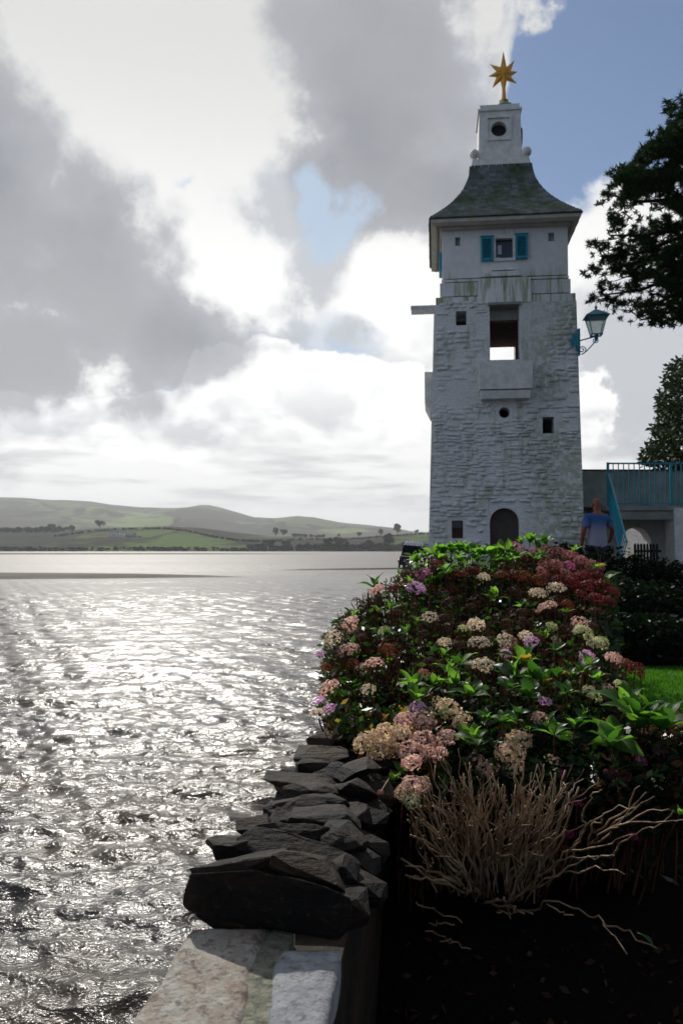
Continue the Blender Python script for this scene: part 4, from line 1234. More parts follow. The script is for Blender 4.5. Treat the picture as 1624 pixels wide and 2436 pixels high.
# picket gate in the arch
pg = thing('picket_gate', 'dark picket gate standing under the arch of the walkway', 'gate', (at(1517, 1330, 19.6).x, 19.6, -1.15))
pw = at(1525, 1300, 19.6).x - at(1516, 1300, 19.6).x; ztp = at(1520, 1292, 19.6).z + 1.15
pk = MB().add([(-.027, -.01, 0), (.027, -.01, 0), (.027, .01, 0), (-.027, .01, 0), (-.027, -.01, ztp - .04), (.027, -.01, ztp - .04), (.027, .01, ztp - .04), (-.027, .01, ztp - .04), (0, -.01, ztp), (0, .01, ztp)],
              [(0, 1, 5, 8, 4), (3, 7, 9, 6, 2), (0, 4, 7, 3), (1, 2, 6, 5), (4, 8, 9, 7), (5, 6, 9, 8), (0, 3, 2, 1)]).mesh('picket', M['black'])
for i in range(8): link('picket', pk, pg, ((i - 1) * pw * .82, 0, 0))
for z in (.25, ztp - .22): MB().box(-pw, pw * 6.2, .011, .04, z, z + .06).build('rail', M['black'], pg)

# ================================================================== person


def skin_mesh(name, joints, edges, m, sub=2, root=0):
    me = bpy.data.meshes.new(name); me.from_pydata([j[0] for j in joints], edges, [])
    o = bpy.data.objects.new('temp_skin', me); C.objects.link(o)
    md = o.modifiers.new('s', 'SKIN'); md.use_smooth_shade = True
    for i, j in enumerate(joints):
        me.skin_vertices[0].data[i].radius = j[1] if isinstance(j[1], tuple) else (j[1], j[1]); me.skin_vertices[0].data[i].use_root = (i == root)
    md2 = o.modifiers.new('d', 'SUBSURF'); md2.levels = sub
    r_ = evalmesh(o); r_.name = name; bpy.data.objects.remove(o)
    r_.materials.clear(); r_.materials.append(m); r_.polygons.foreach_set('use_smooth', [True] * len(r_.polygons)); return r_


M['skin'] = mat('sunburnt_skin', (0.22, 0.07, 0.05), 0.55)


def f_shirt(N, b):
    sep = N.n('ShaderNodeSeparateXYZ'); N.put(sep.inputs[0], objc(N))
    N.put(b.inputs['Base Color'], N.mix(N.ramp(sep.outputs[2], 1.12, 1.42), (0.27, 0.27, 0.36), (0.02, 0.09, 0.26)))
    bump(N, b, N.noise(N.mapping(objc(N), scale=(14, 14, 3)), 1, 3, .5), .02, .6)


M['shirt'] = mat('dip_dyed_shirt', (.4, .4, .5), 0.85, f_shirt)
M['trouser'] = mat('dark_trousers', (0.02, 0.022, 0.035), 0.8)
mp = at(1421, 1280, 14.6)
man = thing('person', 'person with shaved head in a blue to white t-shirt seen from behind beside the tower', 'person', (mp.x, 14.6, at(1421, 1188, 14.6).z - 1.74), R(8))
J = [((0, 0, .95), (.15, .11)), ((0, 0, 1.12), (.14, .10)), ((0, .01, 1.32), (.16, .11)), ((0, .01, 1.44), (.11, .08)), ((0, .01, 1.52), .055), ((0, .03, 1.60), (.075, .088)), ((0, .035, 1.70), (.078, .09)), ((0, .03, 1.76), (.06, .07)),
     ((-.17, .01, 1.42), .065), ((-.27, 0, 1.18), .046), ((-.26, .10, .94), .036), ((-.25, .13, .86), .03),
     ((.17, .01, 1.42), .065), ((.29, .02, 1.20), .046), ((.30, .16, 1.02), .036), ((.29, .22, .97), .03),
     ((-.09, 0, .88), .095), ((-.11, .01, .50), .06), ((-.12, -.02, .09), .042), ((-.12, .12, .04), .038),
     ((.09, 0, .88), .095), ((.11, .02, .50), .06), ((.12, -.02, .09), .042), ((.12, .12, .04), .038)]
E = [(0, 1), (1, 2), (2, 3), (3, 4), (4, 5), (5, 6), (6, 7), (3, 8), (8, 9), (9, 10), (10, 11), (3, 12), (12, 13), (13, 14), (14, 15), (0, 16), (16, 17), (17, 18), (18, 19), (0, 20), (20, 21), (21, 22), (22, 23)]
body = link('body', skin_mesh('body', J, E, M['skin']), man)
SJ = [((0, 0, .76), (.17, .135)), ((0, 0, .90), (.19, .145)), ((0, 0, 1.10), (.175, .13)), ((0, .01, 1.32), (.19, .135)), ((0, .01, 1.45), (.13, .095)), ((-.17, .01, 1.425), .088), ((-.255, .0, 1.22), .075), ((.17, .01, 1.425), .088), ((.275, .015, 1.24), .075)]
link('t_shirt', skin_mesh('t_shirt', SJ, [(0, 1), (1, 2), (2, 3), (3, 4), (4, 5), (5, 6), (4, 7), (7, 8)], M['shirt']), man)
TJ = [((0, 0, .93), (.16, .12)), ((-.095, 0, .84), .11), ((-.11, .01, .50), .08), ((-.12, -.02, .10), .062), ((.095, 0, .84), .11), ((.11, .02, .50), .08), ((.12, -.02, .10), .062)]
link('trousers', skin_mesh('trousers', TJ, [(0, 1), (1, 2), (2, 3), (0, 4), (4, 5), (5, 6)], M['trouser']), man)
for s in (-1, 1):
    MB().lathe([(.001, -.03), (.018, -.02), (.022, 0), (.018, .02), (.001, .032)], 8, (s * .084, .03, 1.645)).build('ear', M['skin'], man, smooth=True)
    hand = Vector((-.25, .15, .82)) if s < 0 else Vector((.285, .25, .95))
    for k in range(5):
        dx_ = (k - 2) * .013; ln = (.05, .07, .075, .07, .055)[k]
        d = Vector((0, .2, -.95)) if s < 0 else Vector((0, .9, -.3))
        MB().tube([hand + Vector((dx_, 0, 0)), hand + Vector((dx_, 0, 0)) + d * ln * .6, hand + Vector((dx_ * .9, .012, -.012)) + d * ln], [.009, .008, .006], 6).build('finger', M['skin'], man, smooth=True)
    MB().lathe([(.001, -.012), (.05, 0), (.052, .04), (.035, .075), (.001, .08)], 12, (s * .12, .05, -.0)).build('shoe', M['black'], man, smooth=True).scale = (1, 2.1, 1)
for o in man.children:
    if o.name.startswith('shoe'): o.location.y = -.06
MB().tube([(.0, .118, 1.60), (0, .14, 1.585), (0, .118, 1.575)], [.008, .014, .008], 6).build('nose', M['skin'], man, smooth=True)

# ================================================================== floodlight on the wall
fp = at(980, 1322, 9.0)
fl = thing('floodlight', 'black finned floodlight on a thin stand at the far left of the hydrangeas', 'floodlight', (fp.x, 9.0, -1.0), R(-8))
S = 9.0 / FPX
zc_ = fp.z + 1.0
M['finlit'] = mat('sunlit_fin', (0.8, 0.8, 0.82), 0.4, spec=0.5)  # white base colour puts the sun's glare on the fins
Mt = Matrix.Translation((0, 0, zc_)) @ Matrix.Rotation(R(5), 4, 'Y')
MB().add([Mt @ Vector(p) for p in ((-26 * S, -.03, -2 * S), (24 * S, -.03, -2 * S), (26 * S, -.05, 24 * S), (-22 * S, -.05, 24 * S), (-26 * S, .06, -2 * S), (24 * S, .06, -2 * S), (26 * S, .12, 24 * S), (-22 * S, .12, 24 * S))],
         [(0, 1, 2, 3), (7, 6, 5, 4), (0, 4, 5, 1), (1, 5, 6, 2), (2, 6, 7, 3), (3, 7, 4, 0)]).build('housing', M['black'], fl)
fm = MB().add([(0, -.05, 0), (4 * S, -.05, 0), (4 * S, .12, 0), (0, .12, 0), (4 * S, -.03, 10 * S), (7 * S, -.03, 10 * S), (7 * S, .13, 10 * S), (4 * S, .13, 10 * S)], [(3, 2, 1, 0), (4, 5, 6, 7), (0, 1, 5, 4), (1, 2, 6, 5), (2, 3, 7, 6), (3, 0, 4, 7)]).mesh('fin', M['finlit'])
for i in range(7):
    o = link('fin', fm, fl); o.matrix_local = Mt @ Matrix.Translation(((-22 + i * 6.8) * S, 0, 24 * S))
MB().add([Mt @ Vector(p) for p in ((-30 * S, -.06, -24 * S), (-6 * S, -.06, -24 * S), (-6 * S, -.06, -3 * S), (-28 * S, -.06, -3 * S), (-30 * S, .04, -24 * S), (-6 * S, .04, -24 * S), (-6 * S, .04, -3 * S), (-28 * S, .04, -3 * S))],
         [(0, 1, 2, 3), (7, 6, 5, 4), (0, 4, 5, 1), (1, 5, 6, 2), (2, 6, 7, 3), (3, 7, 4, 0)]).build('gear_box', M['black'], fl)
MB().box(-19 * S, -13 * S, -.066, -.061, zc_ - 14 * S, zc_ - 9 * S).build('rating_plate', M['paper'], fl)
MB().tube([(-29 * S, 0, zc_ - 12 * S), (-33 * S, 0, zc_ - 40 * S), (-28 * S, 0, zc_ - 42 * S)], .012, 6).tube([(-20 * S, 0, zc_ - 20 * S), (-4 * S, 0, 0)], .02, 6).build('stand', M['black'], fl)
M['brass'] = mat('brass', (0.4, .25, .08), .4, metal=.7)
MB().lathe([(.001, -.02), (.018, -.015), (.018, .015), (.001, .02)], 8, (-31 * S, 0, zc_ - 13 * S)).build('knob', M['brass'], fl)

# ================================================================== hydrangeas
EXT = {}


def hz_surf(Y): return interp([(3.2, -1.45), (3.6, -1.25), (3.8, -1.06), (4.2, -.85), (4.7, -.71), (5.3, -.53), (6.0, -.29), (6.8, .03), (7.6, -.1), (8.5, -.6)], Y)


def depth_at(py):
    return interp([(1260, 7.1), (1290, 6.8), (1340, 6.4), (1400, 6.0), (1500, 5.3), (1600, 4.7), (1700, 4.2), (1800, 3.9), (1900, 3.7), (2000, 3.6)], py)


def head_mesh(seed, n, pet, m, open_=1.0, full=.15):
    """mophead: n florets of four petals on a dome"""
    r = random.Random(seed); vs = []; fs = []
    ga = PI * (3 - math.sqrt(5))
    for i in range(n):
        zz_ = 1 - (i + .5) / n * (1 + full * 4); zz_ = max(-.62, zz_)
        rr_ = math.sqrt(max(0, 1 - zz_ * zz_)); a = i * ga + r.uniform(-.2, .2)
        nrm = Vector((rr_ * math.cos(a), rr_ * math.sin(a), zz_)); nrm = (nrm + Vector((r.gauss(0, .12), r.gauss(0, .12), r.gauss(0, .12)))).normalized()
        lump = 1 + .26 * noise.noise(nrm * 2.2 + Vector((seed, 0, 0)))
        c = Vector((nrm.x, nrm.y, nrm.z * .78)) * r.uniform(.84, 1.0) * lump
        t = nrm.orthogonal().normalized(); t = Quaternion(nrm, r.uniform(0, PI)) @ t; bt = nrm.cross(t)
        ps = pet * r.uniform(.75, 1.2); cup = r.uniform(-.1, .55) * ps
        for k in range(4):
            an = k * PI / 2; d = t * math.cos(an) + bt * math.sin(an); e = t * -math.sin(an) + bt * math.cos(an); o = len(vs)
            tw = r.uniform(-.12, .12) * ps
            vs += [c, c + d * ps * .55 + e * ps * .42 + nrm * (cup * .5 + tw), c + d * ps + nrm * cup, c + d * ps * .55 - e * ps * .42 + nrm * (cup * .5 - tw)]
            fs += [(o, o + 1, o + 2, o + 3)]
    me = bpy.data.meshes.new('flower_head'); me.from_pydata([tuple(v) for v in vs], [], fs); me.materials.append(m); return me


HM = {}
for k_, m_ in (('pink', 'p_pink'), ('lilac', 'p_lilac'), ('cream', 'p_cream'), ('pinkcream', 'p_pinkcream'), ('green', 'p_green'), ('rose', 'p_rose'), ('red', 'p_red'), ('rust', 'p_rust'), ('magenta', 'p_magenta'), ('buff', 'p_buff')):
    HM[k_] = [head_mesh(s, n_h, pz, M[m_], full=fl_) for s, n_h, pz, fl_ in ((1, 120, .17, .15), (2, 90, .19, .05), (3, 70, .19, .12), (4, 105, .16, .0))]
HM['bigbuff'] = [head_mesh(s, 62, .25, M['p_buff']) for s in (5, 6, 7)]
HM['bigpc'] = [head_mesh(s, 62, .25, M['p_pinkcream']) for s in (5, 6, 7)]
HM['brown'] = [head_mesh(s, 60, .17, M['p_brown'], full=.05) for s in (8, 9, 10)]
HM['lace'] = [head_mesh(s, 150, .07, M['p_rust'], full=-.1) for s in (11, 12)]


def leaf_mesh(seed, m, width=.30, droop=.5, fold=.25, n=6):
    r = random.Random(seed); vs = []; fs = []
    for i in range(n + 1):
        t = i / n; wv = width * math.sin(PI * t ** .78) ** 1.05 * (1.12 - .3 * t) + .004
        if i == n: wv = .004
        ang = .35 - droop * 1.6 * t
        y = t * math.cos(droop * t * .8); z = .18 * math.sin(t * 2) - droop * t * t * .6
        wave = .035 * math.sin(t * 9 + seed) if 0 < i < n else 0
        vs += [(-wv, y, z + fold * wv + wave), (-wv * .5, y, z + fold * wv * .35 + .012 * math.sin(t * 22)), (0, y, z), (wv * .5, y, z + fold * wv * .35 - .012 * math.sin(t * 22)), (wv, y, z + fold * wv - wave)]
    for i in range(n):
        for k in range(4): o = i * 5 + k; fs.append((o, o + 1, o + 6, o + 5))
    me = bpy.data.meshes.new('leaf'); me.from_pydata(vs, [], fs); me.materials.append(m); me.polygons.foreach_set('use_smooth', [True] * len(me.polygons)); return me


LM = [leaf_mesh(i, M['leaf'], random.Random(i).uniform(.19, .26), random.Random(i + 9).uniform(.15, .75)) for i in range(6)]
LD = [leaf_mesh(i, M['leafdark'], random.Random(i).uniform(.19, .26), random.Random(i + 9).uniform(.15, .75)) for i in range(4)]
LO = [leaf_mesh(i, M['leafold'], .22, .4) for i in range(2)]

PLANTS = {
    'back': ('hydrangea with dusky red mopheads at the back right, below the tower door', (at(1250, 1300, 6.9), )),
    'crest': ('green leafy hydrangea on the crest of the mound in front of the tower base', (at(1080, 1300, 6.7), )),
    'mid': ('large hydrangea with dried brown and cream heads in the middle of the bed', (at(1150, 1500, 5.5), )),
    'left': ('hydrangea with lilac and cream heads hanging over the sea wall', (at(830, 1560, 4.9), )),
    'front': ('low hydrangea with buff and pink heads right above the jagged wall stones', (at(900, 1760, 4.0), )),
    'green': ('hydrangea of large glossy green leaves just behind the bare twigs', (at(1220, 1640, 4.4), )),
    'right': ('lacecap hydrangea with big leaves and brown flower discs at the right edge', (at(1520, 1740, 4.2), )),
}
ROOT = {}
for k_, (lab, (p,)) in PLANTS.items():
    g_ = gz(p.x, p.y) if p.x > wallx(p.y, .5) else -1.4
    ROOT[k_] = thing('hydrangea', lab, 'shrub', (p.x, p.y, g_), 0, 'hydrangea bushes along the sea wall')
CNT = {}


def put(kind, me, pl, loc, rot, sc):
    rt = ROOT[pl]; CNT[(pl, kind)] = CNT.get((pl, kind), 0) + 1
    o = link(kind, me, rt, Vector(loc) - rt.location); o.rotation_mode = 'QUATERNION'; o.rotation_quaternion = rot; o.scale = (sc,) * 3; return o


rr = random.Random(33)


def head(px, py, dpx, kind, pl, dY=0.0):
    Y = depth_at(py) + dY; p = at(px, py, Y); rad_ = dpx / 2 / FPX * Y * .93
    ax = Vector((rr.gauss(0, .3) + (px - 1150) / 900, rr.gauss(0, .25) - .28, 1)).normalized()
    q = ax.to_track_quat('Z', 'Y') @ Quaternion((0, 0, 1), rr.uniform(0, 6))
    me = rr.choice(HM[kind]); put('flower_head', me, pl, p, q, rad_ * .98).scale = (rad_ * rr.uniform(.9, 1.12), rad_ * rr.uniform(.9, 1.12), rad_ * rr.uniform(.72, 1.05))
    STEMS.append((pl, p, rad_))


STEMS = []
o4 = lambda x, y: (720 + x * .5765, 1260 + y * .5765)
H4 = [(868, 68, 52, 'pink', 'back'), (895, 92, 60, 'rose', 'back'), (955, 97, 60, 'pink', 'back'), (1010, 92, 80, 'rose', 'back'), (1060, 95, 75, 'rose', 'back'), (1105, 108, 70, 'rose', 'back'), (1040, 150, 75, 'rose', 'back'), (1000, 148, 70, 'rose', 'back'), (1098, 150, 55, 'pink', 'back'),
      (1087, 185, 65, 'rose', 'back'), (1150, 142, 75, 'rose', 'back'), (1190, 150, 70, 'rose', 'back'), (1222, 158, 50, 'rose', 'back'), (1215, 195, 75, 'red', 'back'), (1150, 200, 80, 'red', 'back'), (1180, 235, 90, 'red', 'back'), (1240, 240, 80, 'red', 'back'), (1275, 260, 60, 'red', 'back'),
      (1060, 215, 80, 'red', 'back'), (1120, 225, 80, 'red', 'back'), (980, 205, 70, 'rust', 'back'), (990, 175, 60, 'rose', 'back'), (1210, 285, 80, 'red', 'back'), (1260, 300, 70, 'red', 'back'), (1150, 270, 70, 'red', 'back'), (1090, 310, 60, 'rust', 'back'),
      (497, 183, 82, 'pink', 'crest'), (465, 243, 84, 'lilac', 'left'), (550, 148, 75, 'red', 'crest'), (575, 118, 50, 'rose', 'crest'), (430, 190, 70, 'red', 'crest'), (375, 245, 55, 'red', 'left'), (620, 188, 75, 'rust', 'crest'), (660, 185, 60, 'rust', 'crest'), (700, 178, 75, 'red', 'crest'), (815, 192, 70, 'rust', 'crest'), (860, 190, 70, 'rust', 'crest'), (905, 195, 75, 'rust', 'crest'), (745, 200, 66, 'cream', 'mid'),
      (310, 255, 85, 'pinkcream', 'left'), (325, 290, 70, 'brown', 'left'), (970, 265, 84, 'cream', 'mid'), (1045, 250, 84, 'cream', 'mid'), (1008, 325, 92, 'pinkcream', 'mid'), (525, 362, 76, 'cream', 'mid'), (195, 385, 82, 'pinkcream', 'left'), (715, 393, 76, 'cream', 'mid'), (660, 410, 50, 'green', 'mid'), (185, 500, 98, 'pinkcream', 'left'), (125, 452, 86, 'cream', 'left'), (90, 440, 50, 'brown', 'left'), (75, 515, 48, 'lilac', 'left'),
      (727, 475, 98, 'cream', 'mid'), (840, 462, 88, 'cream', 'mid'), (940, 463, 66, 'lilac', 'mid'), (835, 512, 56, 'lilac', 'mid'), (585, 465, 66, 'cream', 'mid'), (1140, 388, 84, 'pinkcream', 'mid'), (1155, 430, 90, 'green', 'mid'), (1228, 475, 80, 'green', 'right'), (1170, 522, 74, 'lilac', 'right'), (1280, 535, 78, 'pinkcream', 'right'), (1370, 575, 86, 'red', 'right'), (1335, 562, 66, 'rust', 'right'), (1390, 600, 50, 'red', 'right'),
      (108, 655, 98, 'pinkcream', 'left'), (67, 708, 54, 'lilac', 'left'), (107, 742, 66, 'lilac', 'left'), (58, 758, 62, 'cream', 'left'), (270, 662, 80, 'cream', 'mid'), (500, 595, 56, 'rose', 'mid'), (740, 565, 104, 'cream', 'green'), (1305, 642, 54, 'green', 'right'), (1188, 680, 100, 'green', 'right'),
      (600, 745, 120, 'bigbuff', 'front'), (560, 715, 70, 'buff', 'front'), (470, 740, 80, 'lilac', 'front'), (655, 790, 90, 'bigbuff', 'front'), (500, 790, 100, 'bigpc', 'front'), (420, 790, 90, 'bigpc', 'front'), (335, 845, 130, 'bigbuff', 'front'), (255, 880, 130, 'bigbuff', 'front'), (400, 862, 130, 'bigbuff', 'front'), (500, 875, 120, 'bigpc', 'front'), (590, 862, 110, 'bigpc', 'front'), (310, 915, 110, 'bigbuff', 'front'), (450, 925, 120, 'bigpc', 'front'),
      (892, 868, 108, 'bigbuff', 'green'), (852, 925, 130, 'buff', 'green'), (560, 930, 90, 'bigpc', 'front'), (1000, 710, 60, 'lilac', 'green'), (980, 780, 70, 'pinkcream', 'green'), (1065, 740, 50, 'lace', 'green'), (1260, 660, 60, 'pinkcream', 'right')]
for x, y, d, k_, pl in H4:
    px, py = o4(x, y); head(px, py, d * .5765, k_, pl)
o6 = lambda x, y: (900 + x * .4617, 1680 + y * .4617)
H6 = [(60, 150, 120, 'bigbuff', 'front'), (60, 230, 110, 'bigbuff', 'front'), (170, 290, 110, 'bigpc', 'front'), (250, 90, 90, 'bigpc', 'front'), (350, 150, 110, 'bigpc', 'front'), (180, 415, 150, 'bigpc', 'front'), (130, 440, 110, 'bigbuff', 'front'), (230, 400, 90, 'bigbuff', 'front'), (170, 490, 100, 'green', 'front'), (10, 445, 40, 'rose', 'front'),
      (500, 290, 110, 'bigpc', 'green'), (570, 330, 120, 'bigpc', 'green'), (680, 320, 110, 'bigbuff', 'green'), (900, 290, 110, 'pinkcream', 'green'), (820, 60, 90, 'pinkcream', 'green'), (1345, 275, 84, 'pink', 'right'), (1450, 230, 84, 'magenta', 'right'), (1240, 290, 120, 'lace', 'right'), (1180, 110, 130, 'lace', 'right'), (1400, 40, 150, 'lace', 'right'), (1520, 60, 130, 'lace', 'right'), (1330, 230, 80, 'rust', 'right'), (1500, 160, 110, 'lace', 'right'), (1370, 110, 80, 'pinkcream', 'right'),
      (1240, 360, 90, 'magenta', 'right'), (1180, 345, 60, 'magenta', 'right'), (1290, 375, 60, 'magenta', 'right'), (1020, 505, 70, 'magenta', 'right'), (880, 745, 100, 'red', 'green'), (980, 660, 60, 'magenta', 'green'), (960, 740, 60, 'red', 'green'), (1310, 675, 60, 'magenta', 'right'), (1060, 215, 60, 'rust', 'green'), (1050, 440, 60, 'lace', 'right'), (940, 350, 70, 'magenta', 'green')]
for x, y, d, k_, pl in H6:
    px, py = o6(x, y); head(px, py, d * .4617, k_, pl, -.32 if (x < 300 and y > 280) else .12)
# dried brown heads massed in the middle
LB = [(1290, 1000), (1340, 935), (1400, 870), (1450, 800), (1500, 765), (1560, 760), (1640, 770), (1700, 790), (1720, 830), (1760, 950), (1800, 1010)]
RB = [(1290, 1330), (1320, 1400), (1380, 1440), (1440, 1455), (1500, 1450), (1560, 1490), (1600, 1490), (1640, 1500), (1680, 1560), (1720, 1700), (1800, 1700)]
n_ = 0
while n_ < 120:
    py = rr.uniform(1350, 1600); px = rr.uniform(interp(LB, py) + 15, min(interp(RB, py) - 20, 1420)); d_ = rr.uniform(26, 48)
    head(px, py, d_, rr.choice(['brown', 'brown', 'brown', 'brown', 'brown', 'rust']) if py < 1480 or rr.random() < .8 else rr.choice(['cream', 'green', 'pinkcream']), 'mid' if px > 900 else 'left', rr.uniform(0, .3)); n_ += 1
for _ in range(12):
    py = rr.uniform(1320, 1400); px = rr.uniform(1180, interp(RB, py) - 10); head(px, py, rr.uniform(32, 46), rr.choice(['rose', 'red', 'red', 'rust']), 'back', .2)


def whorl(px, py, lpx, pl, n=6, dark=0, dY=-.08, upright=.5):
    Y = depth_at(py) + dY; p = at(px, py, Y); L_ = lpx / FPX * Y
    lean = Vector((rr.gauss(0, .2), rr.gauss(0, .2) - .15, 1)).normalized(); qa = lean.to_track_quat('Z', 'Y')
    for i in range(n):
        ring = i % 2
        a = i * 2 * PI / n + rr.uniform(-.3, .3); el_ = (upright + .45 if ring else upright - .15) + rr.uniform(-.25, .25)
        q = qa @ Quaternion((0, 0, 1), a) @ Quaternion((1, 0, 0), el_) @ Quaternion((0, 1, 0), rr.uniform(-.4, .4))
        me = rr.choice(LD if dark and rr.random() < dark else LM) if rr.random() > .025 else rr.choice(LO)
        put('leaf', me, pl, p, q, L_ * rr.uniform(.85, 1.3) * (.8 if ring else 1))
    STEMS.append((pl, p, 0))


W4 = [(450, 650, 88, 'front', 6, 0), (470, 700, 80, 'front', 5, 0), (540, 640, 70, 'green', 5, 0), (600, 590, 85, 'green', 6, .2), (650, 560, 80, 'green', 5, .3), (695, 690, 105, 'green', 6, .5), (630, 640, 90, 'green', 6, .4), (920, 560, 115, 'green', 6, .1), (960, 620, 105, 'green', 6, .4), (880, 610, 100, 'green', 6, .4), (1000, 650, 95, 'green', 6, .6), (1050, 610, 80, 'green', 5, .3), (930, 690, 95, 'green', 6, .7), (850, 660, 90, 'green', 6, .6),
      (710, 865, 88, 'green', 6, 0), (820, 800, 84, 'green', 5, .4), (885, 770, 84, 'green', 5, .8), (1035, 850, 92, 'green', 6, .2), (760, 790, 80, 'green', 6, .8), (1120, 820, 90, 'green', 6, .8), (1370, 770, 155, 'right', 6, .4), (1330, 720, 130, 'right', 5, .3), (1480, 830, 150, 'right', 5, .2), (1270, 890, 130, 'right', 5, .5), (1420, 760, 110, 'right', 5, .4), (1150, 590, 70, 'right', 5, .2), (1180, 560, 60, 'right', 5, .3), (1210, 620, 70, 'right', 5, .3), (1090, 680, 80, 'green', 5, .7),
      (360, 330, 60, 'left', 5, 0), (310, 340, 55, 'left', 5, 0), (600, 180, 60, 'crest', 4, 0), (585, 165, 55, 'crest', 4, 0), (420, 430, 50, 'mid', 4, .2), (900, 320, 50, 'mid', 4, .2), (1100, 600, 60, 'right', 5, .4),
      (440, 215, 40, 'crest', 5, 0), (1215, 160, 45, 'back', 5, 0), (955, 120, 60, 'back', 5, 0), (980, 110, 50, 'back', 5, 0), (1090, 345, 40, 'mid', 5, .4), (540, 510, 50, 'mid', 5, .2), (580, 520, 55, 'mid', 5, .2), (1040, 500, 55, 'mid', 5, .3), (470, 380, 45, 'mid', 4, .2)]
for x, y, l, pl, n, dk in W4:
    px, py = o4(x, y); whorl(px, py, l * .5765, pl, n, dk)
for x, y, l in ((470, 135, 60), (500, 125, 64), (540, 105, 66), (575, 100, 62), (610, 95, 70), (645, 90, 72), (680, 100, 66), (715, 105, 72), (745, 110, 66), (785, 112, 70), (820, 108, 74), (850, 105, 70), (640, 130, 60), (560, 130, 55), (720, 135, 60), (800, 140, 60), (850, 140, 60), (935, 55, 62), (1002, 62, 60), (880, 125, 60), (965, 75, 40), (1120, 95, 40), (900, 60, 40)):
    px, py = o4(x, y); whorl(px, py, l * .5765, 'crest' if x < 900 else 'back', 7, .1, 0, .7)
for x, y, l, pl in ((480, 200, 110, 'green'), (440, 180, 100, 'green'), (870, 130, 130, 'green'), (920, 170, 120, 'green'), (80, 390, 95, 'front'), (120, 350, 90, 'front'), (40, 420, 80, 'front'), (330, 60, 80, 'front'), (1340, 120, 190, 'right'), (1480, 110, 180, 'right'), (1200, 180, 170, 'right'), (1550, 560, 70, 'right'), (700, 80, 90, 'green'), (1050, 60, 90, 'green')):
    px, py = o6(x, y); whorl(px, py, l * .4617, pl, 6, .1, .05)
for _ in range(24):
    py = rr.uniform(1380, 1780); px = rr.uniform(interp(LB, py) + 10, interp(RB, py)); whorl(px, py, rr.uniform(30, 60), 'left' if px < 880 else ('mid' if py < 1600 else ('green' if px < 1380 else 'right')), 5, .6, .25)
print('hydrangea counts', CNT)
# stems : one mesh per bush, from the ground to each head / whorl, plus bare canes
for pl, rt in ROOT.items():
    mb = MB(); r = random.Random(pl)
    mine = [s for s in STEMS if s[0] == pl]
    pts = [(p, .005) for _, p, _ in mine]
    if pl in ('mid', 'left', 'green', 'back', 'crest', 'right', 'front'):
        rng_ = {'mid': (1370, 1640, 860, 1420, 750), 'left': (1380, 1680, 760, 900, 220), 'green': (1600, 1740, 1050, 1400, 70), 'back': (1310, 1440, 1220, 1430, 120), 'crest': (1310, 1360, 960, 1250, 90), 'right': (1700, 1760, 1420, 1660, 20), 'front': (1700, 1850, 830, 1050, 90)}[pl]
        for _ in range(rng_[4]):
            py = r.uniform(rng_[0], rng_[1]); px = r.uniform(max(rng_[2], interp(LB, py) + 8), rng_[3]); Y = depth_at(py) + r.uniform(-.05, .2); pts.append((at(px, py, Y), .0045))
    for p, rad_ in pts:
        g_ = gz(p.x, p.y) if p.x > wallx(p.y, .45) else -1.12
        bx = p.x * .93 + rt.location.x * .07 + r.uniform(-.1, .1); by = max(p.y + r.uniform(.1, .4), 4.15 + r.uniform(0, .2))
        if bx < wallx(by, .05): bx = wallx(by, r.uniform(.1, .5))
        b_ = Vector((bx, by, g_ if bx > wallx(by, .45) else -1.12))
        mid_ = b_.lerp(p, .55) + Vector((r.uniform(-.05, .05), r.uniform(-.04, .04), 0))
        mb.tube([b_ - rt.location, mid_ - rt.location, p - rt.location], [rad_ * 1.3, rad_, rad_ * .7], 4, False)
    mb.build('cane', M['stem'], rt, smooth=True, kind='stuff')


def leafcloud(name, pts, size, m, parent, kind='stuff', flat=.5, loc=None, elong=2.0):
    """many small leaves at given points (numpy Nx3)"""
    n = len(pts); r = np.random.default_rng(n); P = np.asarray(pts)
    d = r.normal(size=(n, 3)); d[:, 2] = d[:, 2] * flat; d /= np.linalg.norm(d, axis=1)[:, None]
    e = np.cross(d, r.normal(size=(n, 3))); e /= np.linalg.norm(e, axis=1)[:, None]
    s = (size * r.uniform(.5, 1.3, n))[:, None]
    if loc is not None: P = P - np.array(loc)
    V_ = np.stack([P, P + d * s * .5 + e * s / elong * .5, P + d * s, P + d * s * .5 - e * s / elong * .5], 1).reshape(-1, 3)
    F_ = np.arange(n * 4).reshape(-1, 4)
    return raw(name, V_, F_, m, parent, kind=kind)


